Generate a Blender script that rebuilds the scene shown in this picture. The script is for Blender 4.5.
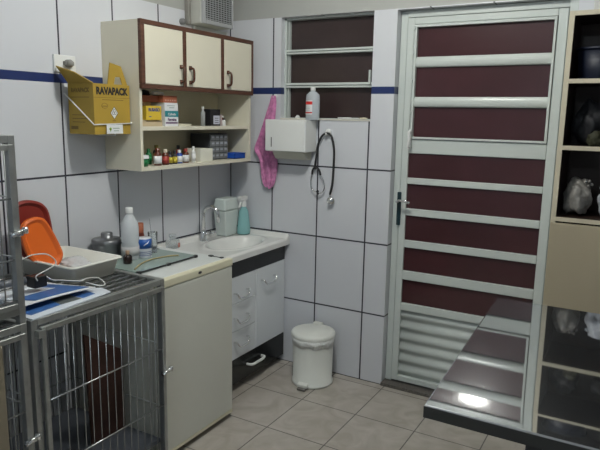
import bpy, bmesh, math, random
from mathutils import Vector, Matrix
random.seed(7)
for o in list(bpy.data.objects): bpy.data.objects.remove(o)
SC = bpy.context.scene
COL = SC.collection
PI = math.pi

# ------------------------------------------------------------------ camera, world, light, exposure
cd = bpy.data.cameras.new('camera'); cam = bpy.data.objects.new('camera', cd); COL.objects.link(cam)
F = Vector((-0.49069866, 0.85277513, -0.17885579)); R = Vector((0.86496525, 0.50150582, 0.01808386)); U = R.cross(F)
m = Matrix((R, U, -F)).transposed().to_4x4(); m.translation = (2.22095, -2.99239, 1.48542)
cam.matrix_world = m
cd.sensor_width = 36; cd.lens = 36*601.4/600; cd.clip_start = 0.05
SC.camera = cam
w = bpy.data.worlds.new('world'); SC.world = w; w.use_nodes = True
w.node_tree.nodes['Background'].inputs[0].default_value = (0.5, 0.55, 0.62, 1)
w.node_tree.nodes['Background'].inputs[1].default_value = 0.15
SC.view_settings.view_transform = 'Standard'; SC.view_settings.look = 'None'
SC.view_settings.exposure = 0.0; SC.view_settings.gamma = 1
LAMP = (1.25, -1.25, 2.50); LAMP_STRENGTH = 172; LAMP_COLOR = (1.0, 1.0, 0.935)
FILL_LAMP = (1.75, -3.7, 2.50); FILL_STRENGTH = 105; FILL_COLOR = (0.76, 0.90, 1.0)  # unseen cool fill, added to brighten the left wall and cages

# ------------------------------------------------------------------ materials
MATS = {}
def mat(name, col, rough=0.5, metal=0.0, trans=0.0, noise=0.0, nscale=8.0, bump=0.0, bscale=40.0, coat=0.0, emit=None, alpha=1.0, ior=1.45, stretch=None, spec=None):
    if name in MATS: return MATS[name]
    mt = bpy.data.materials.new(name); mt.use_nodes = True; nt = mt.node_tree; N = nt.nodes; L = nt.links
    b = N['Principled BSDF']
    b.inputs['Base Color'].default_value = (*col, 1); b.inputs['Roughness'].default_value = rough
    b.inputs['Metallic'].default_value = metal; b.inputs['Transmission Weight'].default_value = trans
    b.inputs['Coat Weight'].default_value = coat; b.inputs['Alpha'].default_value = alpha; b.inputs['IOR'].default_value = ior
    if spec is not None: b.inputs['Specular IOR Level'].default_value = spec
    if emit: b.inputs['Emission Color'].default_value = (*emit[0], 1); b.inputs['Emission Strength'].default_value = emit[1]
    g = N.new('ShaderNodeTexCoord'); mp = N.new('ShaderNodeMapping'); L.new(g.outputs['Object'], mp.inputs[0])
    if stretch: mp.inputs['Scale'].default_value = stretch
    if noise > 0:
        n = N.new('ShaderNodeTexNoise'); n.inputs['Scale'].default_value = nscale; n.inputs['Detail'].default_value = 4
        L.new(mp.outputs[0], n.inputs['Vector'])
        r = N.new('ShaderNodeValToRGB'); r.color_ramp.elements[0].position = 0.3; r.color_ramp.elements[1].position = 0.7
        r.color_ramp.elements[0].color = (*[max(0, c*(1-noise)) for c in col], 1)
        r.color_ramp.elements[1].color = (*[min(1, c*(1+noise)) for c in col], 1)
        L.new(n.outputs['Fac'], r.inputs[0]); L.new(r.outputs[0], b.inputs['Base Color'])
    if bump > 0:
        n = N.new('ShaderNodeTexNoise'); n.inputs['Scale'].default_value = bscale; L.new(mp.outputs[0], n.inputs['Vector'])
        bp = N.new('ShaderNodeBump'); bp.inputs['Strength'].default_value = bump; bp.inputs['Distance'].default_value = 0.01
        L.new(n.outputs['Fac'], bp.inputs['Height']); L.new(bp.outputs[0], b.inputs['Normal'])
    MATS[name] = mt; return mt

def math_node(nt, op, a, b=None, c=None):
    n = nt.nodes.new('ShaderNodeMath'); n.operation = op
    for i, v in enumerate((a, b, c)):
        if v is None: continue
        if isinstance(v, (int, float)): n.inputs[i].default_value = v
        else: nt.links.new(v, n.inputs[i])
    return n.outputs[0]
def mixc(nt, f, a, b):
    n = nt.nodes.new('ShaderNodeMix'); n.data_type = 'RGBA'
    nt.links.new(f, n.inputs[0])
    for k, v in ((6, a), (7, b)):
        if isinstance(v, tuple): n.inputs[k].default_value = (*v, 1)
        else: nt.links.new(v, n.inputs[k])
    return n.outputs[2]
def line(nt, coord, pitch, off, half):        # 1 on a grout line
    a = math_node(nt, 'SUBTRACT', coord, off - pitch*200)
    a = math_node(nt, 'MODULO', a, pitch)
    a = math_node(nt, 'SUBTRACT', a, pitch/2); a = math_node(nt, 'ABSOLUTE', a)
    return math_node(nt, 'GREATER_THAN', a, pitch/2 - half)

def wall_material(name, axis):
    mt = bpy.data.materials.new(name); mt.use_nodes = True; nt = mt.node_tree; b = nt.nodes['Principled BSDF']
    g = nt.nodes.new('ShaderNodeNewGeometry'); s = nt.nodes.new('ShaderNodeSeparateXYZ'); nt.links.new(g.outputs['Position'], s.inputs[0])
    h = s.outputs[axis]; z = s.outputs[2]
    lv = line(nt, h, 0.304, 0, 0.0042)
    lz = line(nt, z, 0.402, 0, 0.0042)
    low = math_node(nt, 'LESS_THAN', z, 1.60)
    lz = math_node(nt, 'MULTIPLY', lz, low)
    grout = math_node(nt, 'MAXIMUM', lv, lz)
    tiled = math_node(nt, 'LESS_THAN', z, 2.025)
    n = nt.nodes.new('ShaderNodeTexNoise'); n.inputs['Scale'].default_value = 1.3
    nt.links.new(g.outputs['Position'], n.inputs['Vector'])
    tile = mixc(nt, n.outputs['Fac'], (0.565, 0.58, 0.62), (0.62, 0.63, 0.665))
    c = mixc(nt, grout, tile, (0.022, 0.022, 0.035))
    strip = math_node(nt, 'MULTIPLY', math_node(nt, 'GREATER_THAN', z, 1.605), math_node(nt, 'LESS_THAN', z, 1.642))
    c = mixc(nt, strip, c, (0.016, 0.03, 0.115))
    c = mixc(nt, tiled, (0.37, 0.375, 0.36), c)
    nt.links.new(c, b.inputs['Base Color'])
    r = math_node(nt, 'MULTIPLY_ADD', tiled, -0.3, 0.6)
    nt.links.new(r, b.inputs['Roughness'])
    n2 = nt.nodes.new('ShaderNodeTexNoise'); n2.inputs['Scale'].default_value = 2.5; nt.links.new(g.outputs['Position'], n2.inputs['Vector'])
    bp = nt.nodes.new('ShaderNodeBump'); bp.inputs['Strength'].default_value = 0.25; bp.inputs['Distance'].default_value = 0.02
    nt.links.new(n2.outputs['Fac'], bp.inputs['Height']); nt.links.new(bp.outputs[0], b.inputs['Normal'])
    return mt
def floor_material():
    mt = bpy.data.materials.new('floor_tiles'); mt.use_nodes = True; nt = mt.node_tree; b = nt.nodes['Principled BSDF']
    g = nt.nodes.new('ShaderNodeNewGeometry'); s = nt.nodes.new('ShaderNodeSeparateXYZ'); nt.links.new(g.outputs['Position'], s.inputs[0])
    gl = math_node(nt, 'MAXIMUM', line(nt, s.outputs[0], 0.3115, 0.757, 0.0028), line(nt, s.outputs[1], 0.341, -0.392, 0.0028))
    n = nt.nodes.new('ShaderNodeTexNoise'); n.inputs['Scale'].default_value = 7; n.inputs['Detail'].default_value = 6
    n.inputs['Distortion'].default_value = 1.2
    nt.links.new(g.outputs['Position'], n.inputs['Vector'])
    rr = nt.nodes.new('ShaderNodeValToRGB'); nt.links.new(n.outputs['Fac'], rr.inputs[0])
    rr.color_ramp.elements[0].position = 0.35; rr.color_ramp.elements[1].position = 0.66
    rr.color_ramp.elements[0].color = (0.36, 0.325, 0.28, 1); rr.color_ramp.elements[1].color = (0.46, 0.425, 0.385, 1)
    c = mixc(nt, gl, rr.outputs[0], (0.10, 0.09, 0.085))
    nt.links.new(c, b.inputs['Base Color']); b.inputs['Roughness'].default_value = 0.33
    return mt

M_wallx = wall_material('wall_tiles_back', 0); M_wally = wall_material('wall_tiles_left', 1); M_floor = floor_material()
M_ceiling = mat('ceiling_paint', (0.60, 0.61, 0.60), 0.8)
M_plain = mat('plain_wall_paint', (0.55, 0.56, 0.56), 0.7)
M_white = mat('white_enamel', (0.53, 0.57, 0.55), 0.25)
M_whitepl = mat('white_plastic', (0.72, 0.73, 0.72), 0.35)
M_cream = mat('cream_laminate', (0.68, 0.645, 0.53), 0.4, noise=0.04, nscale=3)
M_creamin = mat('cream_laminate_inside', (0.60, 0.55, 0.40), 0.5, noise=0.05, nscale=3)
M_brown = mat('brown_wood_trim', (0.095, 0.042, 0.026), 0.45, noise=0.25, nscale=6, stretch=(4, 1, 12))
M_handle = mat('brown_handle', (0.07, 0.022, 0.010), 0.25, coat=0.5)
M_glass_door = mat('maroon_frosted_glass', (0.050, 0.016, 0.019), 0.09, bump=0.03, bscale=60, noise=0.12, nscale=5)
_b = M_glass_door.node_tree.nodes['Principled BSDF']; _b.inputs['Coat Weight'].default_value = 0.35; _b.inputs['Coat Roughness'].default_value = 0.32
M_glass_win = mat('dark_frosted_glass', (0.035, 0.022, 0.022), 0.22, bump=0.06, bscale=60, noise=0.15, nscale=4)
M_steel = mat('brushed_steel', (0.60, 0.61, 0.62), 0.03, metal=1.0)
_nt = M_steel.node_tree; _b = _nt.nodes['Principled BSDF']      # fine scratches: a wide gloss lobe mixed into the mirror one
_g = _nt.nodes.new('ShaderNodeBsdfAnisotropic'); _g.inputs['Color'].default_value = (0.52, 0.54, 0.60, 1); _g.inputs['Roughness'].default_value = 0.33
_mx = _nt.nodes.new('ShaderNodeMixShader'); _mx.inputs[0].default_value = 0.20
_nt.links.new(_b.outputs[0], _mx.inputs[1]); _nt.links.new(_g.outputs[0], _mx.inputs[2]); _nt.links.new(_mx.outputs[0], _nt.nodes['Material Output'].inputs[0])
M_cage = mat('cage_steel', (0.37, 0.38, 0.37), 0.38, metal=0.75, noise=0.12, nscale=20)
M_wire = mat('wire_steel', (0.50, 0.51, 0.51), 0.25, metal=0.9)
M_chrome = mat('chrome', (0.75, 0.76, 0.77), 0.08, metal=1.0)
M_darkm = mat('dark_metal', (0.03, 0.03, 0.032), 0.45)
M_black = mat('black_plastic', (0.012, 0.012, 0.014), 0.4)
M_rubber = mat('black_rubber', (0.018, 0.018, 0.02), 0.5)
M_granite = mat('granite', (0.11, 0.10, 0.09), 0.4, noise=0.5, nscale=120)

# ------------------------------------------------------------------ mesh helpers
ROOTLOC = {}
def tag(o, label=None, cat=None, group=None, kind=None):
    if label: o['label'] = label
    if cat: o['category'] = cat
    if group: o['group'] = group
    if kind: o['kind'] = kind
    return o
def thing(name, label, cat, loc=(0, 0, 0), group=None, rz=0.0):
    o = bpy.data.objects.new(name, None); COL.objects.link(o); o.location = loc; o.rotation_euler = (0, 0, rz)
    o.empty_display_size = 0.05
    tag(o, label, cat, group); ROOTLOC[o.name] = Vector(loc); return o
def root_of(o):
    while o.parent: o = o.parent
    return o
def obj(name, bm, material, parent=None, world=True, smooth=False, bevel=0.0, solid=0.0):
    """link bm as one mesh object; world=True: coordinates are world and get shifted to the thing's base"""
    if parent is not None and world:
        bmesh.ops.translate(bm, verts=bm.verts, vec=-ROOTLOC.get(root_of(parent).name, Vector((0, 0, 0))))
    me = bpy.data.meshes.new(name); bm.normal_update(); bm.to_mesh(me); bm.free()
    if isinstance(material, (list, tuple)):
        for x in material: me.materials.append(x)
    else: me.materials.append(material)
    o = bpy.data.objects.new(name, me); COL.objects.link(o)
    if parent is not None: o.parent = parent
    if smooth:
        for p in me.polygons: p.use_smooth = True
    if solid > 0:
        s = o.modifiers.new('solid', 'SOLIDIFY'); s.thickness = solid; s.offset = 0
    if bevel > 0:
        b = o.modifiers.new('bevel', 'BEVEL'); b.width = bevel; b.segments = 3; b.limit_method = 'ANGLE'; b.angle_limit = math.radians(40)
    return o
def top(name, bm, material, label, cat, group=None, **k):
    """a thing that is one mesh; its origin goes to the middle of its base"""
    xs = [v.co.x for v in bm.verts]; ys = [v.co.y for v in bm.verts]; zs = [v.co.z for v in bm.verts]
    c = Vector(((min(xs)+max(xs))/2, (min(ys)+max(ys))/2, min(zs)))
    bmesh.ops.translate(bm, verts=bm.verts, vec=-c)
    o = obj(name, bm, material, None, **k); o.location = c; ROOTLOC[o.name] = c
    return tag(o, label, cat, group)
def struct(name, bm, material, **k):
    o = obj(name, bm, material, None, **k); o['kind'] = 'structure'; ROOTLOC[o.name] = Vector((0, 0, 0)); return o
def B(): return bmesh.new()
def box(bm, x0, x1, y0, y1, z0, z1, mi=0):
    vs = [bm.verts.new(p) for p in ((x0,y0,z0),(x1,y0,z0),(x1,y1,z0),(x0,y1,z0),(x0,y0,z1),(x1,y0,z1),(x1,y1,z1),(x0,y1,z1))]
    for f in ((0,3,2,1),(4,5,6,7),(0,1,5,4),(1,2,6,5),(2,3,7,6),(3,0,4,7)):
        fc = bm.faces.new([vs[i] for i in f]); fc.material_index = mi
    return bm
def bx(*a): return box(B(), *a)
def boxr(bm, c, size, rot, mi=0):
    """box with centre c, full sizes, Euler rotation"""
    from mathutils import Euler
    Mx = Matrix.Translation(c) @ Euler(rot).to_matrix().to_4x4()
    n0 = len(bm.verts); sx, sy, sz = [s/2 for s in size]
    t = B(); box(t, -sx, sx, -sy, sy, -sz, sz, mi); t.transform(Mx)
    me = bpy.data.meshes.new('t'); t.to_mesh(me); bm.from_mesh(me); bpy.data.meshes.remove(me); t.free(); return bm
def lathe(bm, prof, c=(0, 0, 0), seg=28, mi=0, sx=1.0, sy=1.0):
    rings = []
    for r, z in prof:
        if r <= 1e-6: rings.append([bm.verts.new((c[0], c[1], c[2]+z))])
        else: rings.append([bm.verts.new((c[0]+sx*r*math.cos(2*PI*i/seg), c[1]+sy*r*math.sin(2*PI*i/seg), c[2]+z)) for i in range(seg)])
    for a, b in zip(rings, rings[1:]):
        for i in range(seg):
            j = (i+1) % seg
            if len(a) == 1 and len(b) == 1: continue
            if len(a) == 1: f = bm.faces.new((a[0], b[j], b[i]))
            elif len(b) == 1: f = bm.faces.new((a[i], a[j], b[0]))
            else: f = bm.faces.new((a[i], a[j], b[j], b[i]))
            f.material_index = mi; f.smooth = True
    return bm
def catmull(pts, n=8):
    P = [Vector(p) for p in pts]; P = [2*P[0]-P[1]] + P + [2*P[-1]-P[-2]]; out = []
    for i in range(1, len(P)-2):
        for k in range(n):
            t = k/n; a, b, c, d = P[i-1], P[i], P[i+1], P[i+2]
            out.append(0.5*((2*b)+(c-a)*t+(2*a-5*b+4*c-d)*t*t+(3*b-a-3*c+d)*t**3))
    out.append(P[-2]); return out
def tube(bm, pts, r, seg=8, mi=0, caps=True):
    pts = [Vector(p) for p in pts]; rings = []; prev = None
    for i, p in enumerate(pts):
        d = (pts[min(i+1, len(pts)-1)] - pts[max(i-1, 0)]).normalized()
        if prev is None: n = d.orthogonal().normalized()
        else: n = (prev - d*prev.dot(d)).normalized()
        prev = n; b = d.cross(n); rr = r[i] if isinstance(r, (list, tuple)) else r
        rings.append([bm.verts.new(p + (n*math.cos(2*PI*k/seg)+b*math.sin(2*PI*k/seg))*rr) for k in range(seg)])
    for a, b in zip(rings, rings[1:]):
        for k in range(seg):
            f = bm.faces.new((a[k], a[(k+1) % seg], b[(k+1) % seg], b[k])); f.material_index = mi; f.smooth = seg > 5
    if caps:
        bm.faces.new(rings[0][::-1]).material_index = mi; bm.faces.new(rings[-1]).material_index = mi
    return bm
def prism(bm, pts, d, mi=0):
    """extrude the polygon pts (3D list) by vector d"""
    a = [bm.verts.new(p) for p in pts]; b = [bm.verts.new(Vector(p)+Vector(d)) for p in pts]; n = len(pts)
    bm.faces.new(a).material_index = mi; bm.faces.new(b[::-1]).material_index = mi
    for i in range(n): bm.faces.new((a[i], b[i], b[(i+1) % n], a[(i+1) % n])).material_index = mi
    bmesh.ops.recalc_face_normals(bm, faces=bm.faces); return bm
def text_bm(s, size, Mx, extrude=0.0003, bold=0.0, sx=1.0):
    cu = bpy.data.curves.new('t', 'FONT'); cu.body = s; cu.size = size; cu.extrude = extrude; cu.offset = bold
    cu.align_x = 'CENTER'; cu.align_y = 'CENTER'
    o = bpy.data.objects.new('t', cu); COL.objects.link(o); bpy.context.view_layer.update()
    me = bpy.data.meshes.new_from_object(o.evaluated_get(bpy.context.evaluated_depsgraph_get()))
    bm = B(); bm.from_mesh(me); bm.transform(Mx @ Matrix.Diagonal((sx, 1, 1, 1)))
    bpy.data.objects.remove(o); bpy.data.curves.remove(cu); bpy.data.meshes.remove(me); return bm
def on_x(x, y, z):      # text frame on a face looking to +x : local x -> +y, local y -> +z
    return Matrix(((0, 0, 1, x), (1, 0, 0, y), (0, 1, 0, z), (0, 0, 0, 1)))
def on_my(x, y, z):     # face looking to -y : local x -> +x, local y -> +z, normal -y
    return Matrix(((1, 0, 0, x), (0, 0, -1, y), (0, 1, 0, z), (0, 0, 0, 1)))
def copy_thing(o, loc, label, group=None):
    c = o.copy(); COL.objects.link(c); c.location = loc; c['label'] = label
    if group: c['group'] = group
    for ch in list(o.children):
        d = ch.copy(); COL.objects.link(d); d.parent = c
        for g in list(ch.children):
            e = g.copy(); COL.objects.link(e); e.parent = d
    return c

# ------------------------------------------------------------------ the room
XR, YB, ZC = 3.3, -4.6, 2.62
struct('floor', bx(-0.15, XR+0.15, YB-0.15, 0.15, -0.1, 0.0), M_floor)
struct('ceiling', bx(-0.15, XR+0.15, YB-0.15, 0.15, ZC, ZC+0.1), M_ceiling)
struct('wall_left', bx(-0.15, 0.0, YB, 0.0, 0.0, ZC), M_wally)
bm = B()
WX0, WX1, WZ0, WZ1 = 0.356, 0.918, 1.462, 2.0245
DX0, DX1, DZ1 = 1.046, 1.885, 2.02
box(bm, -0.15, WX0, 0, 0.15, 0, ZC); box(bm, WX0, WX1, 0, 0.15, 0, WZ0); box(bm, WX0, WX1, 0, 0.15, WZ1, ZC)
box(bm, WX1, DX0, 0, 0.15, 0, ZC); box(bm, DX0, DX1, 0, 0.15, DZ1, ZC); box(bm, DX1, XR+0.15, 0, 0.15, 0, ZC)
struct('wall_back', bm, M_wallx)
struct('wall_right', bx(XR, XR+0.15, YB, 0.0, 0, ZC), M_wally)
struct('wall_front', bx(-0.15, XR+0.15, YB-0.15, YB, 0, ZC), M_wallx)
struct('trim_1', bx(DX0, DX1, -0.012, 0.15, 0.0005, 0.018), M_granite)['label'] = 'speckled granite threshold under the door'

# --- window
wf = B()
Y0, Y1 = 0.035, 0.075
box(wf, WX0, WX0+0.014, Y0, 0.12, WZ0, WZ1); box(wf, WX1-0.014, WX1, Y0, 0.12, WZ0, WZ1)
box(wf, WX0, WX1, Y0, 0.12, WZ1-0.012, WZ1); box(wf, WX0, WX1, Y0, 0.12, WZ0, WZ0+0.012)
box(wf, WX0+0.014, WX1-0.014, Y0-0.006, 0.10, 1.826, 1.836); box(wf, WX0+0.014, WX1-0.014, Y0-0.002, 0.10, 1.840, 1.851)
box(wf, WX0+0.014, WX1-0.014, Y0-0.006, 0.10, 1.641, 1.651); box(wf, WX0+0.014, WX1-0.014, Y0-0.002, 0.10, 1.655, 1.668)
box(wf, WX0+0.020, WX0+0.025, Y0+0.01, 0.10, WZ0+0.012, WZ1-0.012)
win = struct('window_1', wf, M_white, bevel=0.002)
for i, (a, b) in enumerate(((1.474, 1.641), (1.668, 1.826), (1.851, 2.012))):
    obj('window_pane', bx(WX0+0.014, WX1-0.014, 0.07, 0.076, a, b), M_glass_win, win)
hb = B(); box(hb, WX1-0.026, WX1-0.016, 0.012, 0.030, 1.655, 1.73); obj('window_catch', hb, M_white, win, bevel=0.003)
struct('trim_2', bx(WX0, WX1, -0.004, 0.034, WZ0+0.0005, WZ0+0.009), mat('sill_cream', (0.60, 0.58, 0.52), 0.5))['label'] = 'narrow cream window sill'

# --- door
fr = B()
box(fr, DX0+0.002, 1.084, 0.050, 0.14, 0.019, DZ1-0.002); box(fr, 1.846, DX1-0.002, 0.030, 0.14, 0.019, DZ1-0.002)
box(fr, 1.084, 1.846, 0.045, 0.14, 1.985, DZ1-0.002)
dfr = struct('door_1', fr, M_white, bevel=0.003)
LX0, LX1 = 1.088, 1.843; GY = 0.052
panes = [(1.790, 1.934, 1.142, 1.787), (1.591, 1.738, 1.142, 1.787), (1.388, 1.540, 1.142, 1.787), (1.174, 1.302, 1.124, 1.800), (1.010, 1.141, 1.124, 1.800), (0.838, 0.972, 1.124, 1.800), (0.668, 0.798, 1.124, 1.800), (0.486, 0.619, 1.124, 1.800)]
leaf = B()
box(leaf, LX0, 1.124, 0.040, 0.085, 0.030, 1.982); box(leaf, 1.800, LX1, 0.040, 0.085, 0.030, 1.982)
box(leaf, 1.124, 1.800, 0.040, 0.085, 1.950, 1.982)
box(leaf, 1.124, 1.800, 0.040, 0.085, 1.302, 1.375); box(leaf, 1.124, 1.800, 0.040, 0.085, 0.030, 0.062)
for a, b in ((1.141, 1.174), (0.972, 1.010), (0.798, 0.838), (0.619, 0.668), (0.445, 0.486)):
    box(leaf, 1.124, 1.800, 0.036, 0.085, a, b)
lf = obj('door_leaf', leaf, M_white, dfr, bevel=0.004)
s = B()   # opening upper sash, set proud of the leaf
box(s, 1.126, 1.142, 0.030, 0.060, 1.378, 1.947); box(s, 1.787, 1.798, 0.030, 0.060, 1.378, 1.947)
box(s, 1.142, 1.787, 0.030, 0.060, 1.934, 1.947); box(s, 1.142, 1.787, 0.030, 0.060, 1.378, 1.388)
for a, b in ((1.738, 1.790), (1.540, 1.591)):
    # rounded glazing bar
    pts = []
    for k in range(9):
        t = PI*k/8; pts.append((1.142, 0.044 - 0.014*math.sin(t), a + (b-a)*(0.5-0.5*math.cos(t))))
    pts += [(1.142, 0.06, b), (1.142, 0.06, a)]
    prism(s, pts, (0.645, 0, 0))
obj('upper_sash', s, M_white, dfr, bevel=0.0015)
for a, b, x0, x1 in panes:
    obj('glass_pane', bx(x0, x1, GY, GY+0.006, a, b), M_glass_door, dfr)
lv = B(); n = 60; z0, z1 = 0.062, 0.445; nl = 6
prev = None
for k in range(n+1):
    z = z0+(z1-z0)*k/n; ph = (k/n*nl) % 1.0
    y = 0.056 - 0.008*math.sin(2*PI*ph-PI/2)
    cur = (lv.verts.new((1.124, y, z)), lv.verts.new((1.800, y, z)))
    if prev: lv.faces.new((prev[0], prev[1], cur[1], cur[0])).smooth = True
    prev = cur
obj('louvre_panel', lv, M_white, dfr, solid=0.004)
pl = obj('handle_plate', bx(1.077, 1.099, 0.030, 0.0395, 0.915, 1.095), mat('dark_green_plate', (0.012, 0.035, 0.045), 0.3), dfr, bevel=0.004)
ROOTLOC['door_1'] = Vector((0, 0, 0))
hd = B(); tube(hd, [(1.088, 0.030, 1.045), (1.088, 0.000, 1.045)], 0.008)
tube(hd, catmull([(1.088, 0.0, 1.045), (1.105, -0.012, 1.055), (1.135, -0.014, 1.053), (1.160, -0.008, 1.044)]), 0.0065)
obj('door_handle', hd, M_chrome, dfr, smooth=True)
rod = B(); tube(rod, [(1.127, 0.024, 1.345), (1.127, 0.024, 1.94)], 0.0035, 6)
for z in (1.50, 1.66, 1.80, 1.92): box(rod, 1.121, 1.133, 0.018, 0.030, z, z+0.016)
obj('bolt_rod', rod, M_white, dfr)
lh = B(); tube(lh, catmull([(1.136, 0.026, 1.335), (1.136, 0.002, 1.340), (1.140, -0.004, 1.375), (1.136, 0.000, 1.408), (1.134, 0.026, 1.415)]), 0.0075)
box(lh, 1.124, 1.140, 0.022, 0.0295, 1.325, 1.425)
obj('sash_latch', lh, M_whitepl, dfr, smooth=False)

# --- ceiling lamp and added fill lamp
def lamp(loc, strength, label, color):
    t = thing('ceiling_or_fill_lamp', label, 'lamp', (loc[0], loc[1], ZC-0.12))
    g = B(); lathe(g, [(0, -0.06), (0.05, -0.055), (0.085, -0.035), (0.10, 0.0), (0.092, 0.03), (0.07, 0.05)], (loc[0], loc[1], loc[2]))
    obj('globe', g, mat('lamp_glow_%g' % strength, (0.9, 0.9, 0.9), 0.4, emit=(color, strength)), t, smooth=True)
    h = B(); lathe(h, [(0.0, ZC-0.0005), (0.085, ZC-0.0005), (0.085, ZC-0.03), (0.075, loc[2]+0.05), (0, loc[2]+0.05)], (loc[0], loc[1], 0))
    obj('lamp_base', h, M_whitepl, t, smooth=False)
    return t
lamp(LAMP, LAMP_STRENGTH, 'white globe ceiling lamp above the middle of the room', LAMP_COLOR)
lamp(FILL_LAMP, FILL_STRENGTH, 'added fill globe lamp at the front end of the room', FILL_COLOR)

# ------------------------------------------------------------------ wall cabinet
CX, CY0, CY1, CZ0, CZ1 = 0.229, -0.985, -0.118, 1.222, 1.888
t = thing('wall_cabinet', 'cream wall cabinet with three brown-trimmed doors over two open shelves', 'cabinet', (0.0005, (CY0+CY1)/2, CZ0))
obj('side_panel', bx(0.002, CX, CY0, CY0+0.016, CZ0, CZ1), M_cream, t)
obj('side_panel', bx(0.002, CX, CY1-0.016, CY1, CZ0, CZ1), M_cream, t)
obj('top_panel', bx(0.002, CX, CY0+0.016, CY1-0.016, CZ1-0.016, CZ1), M_cream, t)
obj('bottom_panel', bx(0.002, CX, CY0+0.016, CY1-0.016, CZ0, CZ0+0.018), M_cream, t)
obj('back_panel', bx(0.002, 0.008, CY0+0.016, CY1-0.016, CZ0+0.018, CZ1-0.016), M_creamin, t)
obj('shelf', bx(0.008, CX-0.02, CY0+0.016, CY1-0.016, 1.408, 1.422), M_cream, t)
obj('shelf_front', bx(CX-0.02, CX-0.004, CY0+0.016, CY1-0.016, 1.406, 1.424), M_cream, t)
obj('upper_bottom', bx(0.008, CX, CY0+0.016, CY1-0.016, 1.600, 1.614), M_cream, t)
ft = B()
xf0, xf1 = CX, CX+0.018
ys = [CY0, -0.695, -0.398, CY1]
box(ft, xf0, xf1, CY0, CY1, 1.870, 1.890); box(ft, xf0, xf1, CY0, CY1, 1.592, 1.612)
for i, y in enumerate(ys):
    wy = 0.016
    a = y if i == 0 else (y-wy if i == 3 else y-wy/2-0.004)
    b = y+wy+0.008 if i == 0 else (y if i == 3 else y+wy/2+0.004)
    box(ft, xf0, xf1, a, b, 1.612, 1.870)
obj('trim_frame', ft, M_brown, t, bevel=0.002)
for i, (a, b, hy) in enumerate(((CY0+0.026, -0.709, -0.727), (-0.681, -0.412, -0.660), (-0.384, CY1-0.018, -0.357))):
    d = obj('door', bx(CX+0.001, CX+0.017, a, b, 1.614, 1.868), M_cream, t, bevel=0.002)
    h = B(); xh = CX+0.018
    tube(h, catmull([(xh, hy, 1.635), (xh+0.022, hy, 1.640), (xh+0.026, hy, 1.668), (xh+0.022, hy, 1.697), (xh, hy, 1.702)]), [0.006]*33)
    for zz in (1.634, 1.703): lathe(h, [(0, -0.009), (0.008, -0.009), (0.008, 0.009), (0, 0.009)], (xh+0.003, hy, zz), 12)
    obj('door_handle', h, M_handle, d)

# items on the upper open shelf (board top z 1.424)
Z1 = 1.4225
def pbox(name, x0, x1, y0, y1, z0, z1, m_, label, cat='box', group=None, bevel=0.001):
    t = thing(name, label, cat, ((x0+x1)/2, (y0+y1)/2, z0), group)
    obj('carton', bx(x0, x1, y0, y1, z0, z1), m_, t, bevel=bevel); return t
SHG = 'boxes and supplies on the upper open shelf'
M_card = mat('brown_cardboard', (0.40, 0.29, 0.17), 0.7, noise=0.08)
M_tan = mat('tan_card', (0.52, 0.42, 0.27), 0.7, noise=0.05)
M_yel = mat('yellow_print', (0.62, 0.43, 0.04), 0.45)
M_ink = mat('dark_print', (0.012, 0.012, 0.015), 0.6)
M_navy = mat('navy_print', (0.02, 0.05, 0.25), 0.5)
M_purple = mat('purple_print', (0.10, 0.03, 0.12), 0.5)
M_teal = mat('teal_print', (0.02, 0.22, 0.25), 0.5)
M_paper = mat('white_paper', (0.70, 0.71, 0.72), 0.6)
M_red = mat('red_print', (0.45, 0.03, 0.02), 0.5)
pbox('cardboard_box', 0.055, 0.205, -0.945, -0.815, Z1, Z1+0.030, M_tan, 'plain tan carton under the yellow box on the upper open shelf')
t = pbox('yellow_box', 0.060, 0.215, -0.930, -0.832, Z1+0.0305, Z1+0.095, M_yel, 'small yellow carton with blue lettering on the upper open shelf')
obj('lettering', text_bm('BUSASO', 0.021, on_x(0.2158, -0.880, Z1+0.077), bold=0.0008, sx=0.95), M_navy, t)
b_ = B(); box(b_, 0.2153, 0.2156, -0.913, -0.898, Z1+0.044, Z1+0.048); obj('print_mark', b_, M_navy, t)
pbox('carton_box', 0.055, 0.150, -0.955, -0.83, Z1+0.0955, Z1+0.113, M_tan, 'flat tan carton behind the yellow box') 
t = pbox('medicine_box', 0.06, 0.213, -0.805, -0.712, Z1, Z1+0.076, M_paper, 'white carton with teal band and purple lettering, lowest of the right-hand stack')
obj('colour_band', bx(0.2131, 0.2135, -0.805, -0.712, Z1+0.046, Z1+0.074), M_teal, t)
obj('lettering', text_bm('Colheita', 0.016, on_x(0.214, -0.758, Z1+0.058), bold=0.0003), M_paper, t)
b_ = text_bm('Farmina', 0.019, on_x(0.214, -0.757, Z1+0.033), bold=0.0006)
box(b_, 0.2132, 0.2140, -0.800, -0.718, Z1+0.014, Z1+0.021)
obj('purple_lettering', b_, M_purple, t)
t = pbox('glove_box', 0.06, 0.213, -0.807, -0.714, Z1+0.0765, Z1+0.112, M_paper, 'white carton with faint grey print, middle of the right-hand stack')
b_ = B(); box(b_, 0.2131, 0.2135, -0.775, -0.74, Z1+0.087, Z1+0.091); box(b_, 0.2131, 0.2135, -0.79, -0.735, Z1+0.097, Z1+0.100); obj('print_mark', b_, mat('grey_print', (0.3, 0.35, 0.35), .6), t)
M_rust = mat('rust_card', (0.33, 0.10, 0.05), 0.55, noise=0.1)
t = pbox('glove_box', 0.07, 0.210, -0.812, -0.716, Z1+0.1125, Z1+0.145, M_rust, 'rust red carton on top of the right-hand stack')
b_ = B()
for k in range(5): box(b_, 0.2101, 0.2105, -0.800+k*0.016, -0.790+k*0.016, Z1+0.120, Z1+0.127)
obj('print_mark', b_, mat('pale_pink_print', (0.5, 0.25, 0.2), .6), t)
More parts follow.
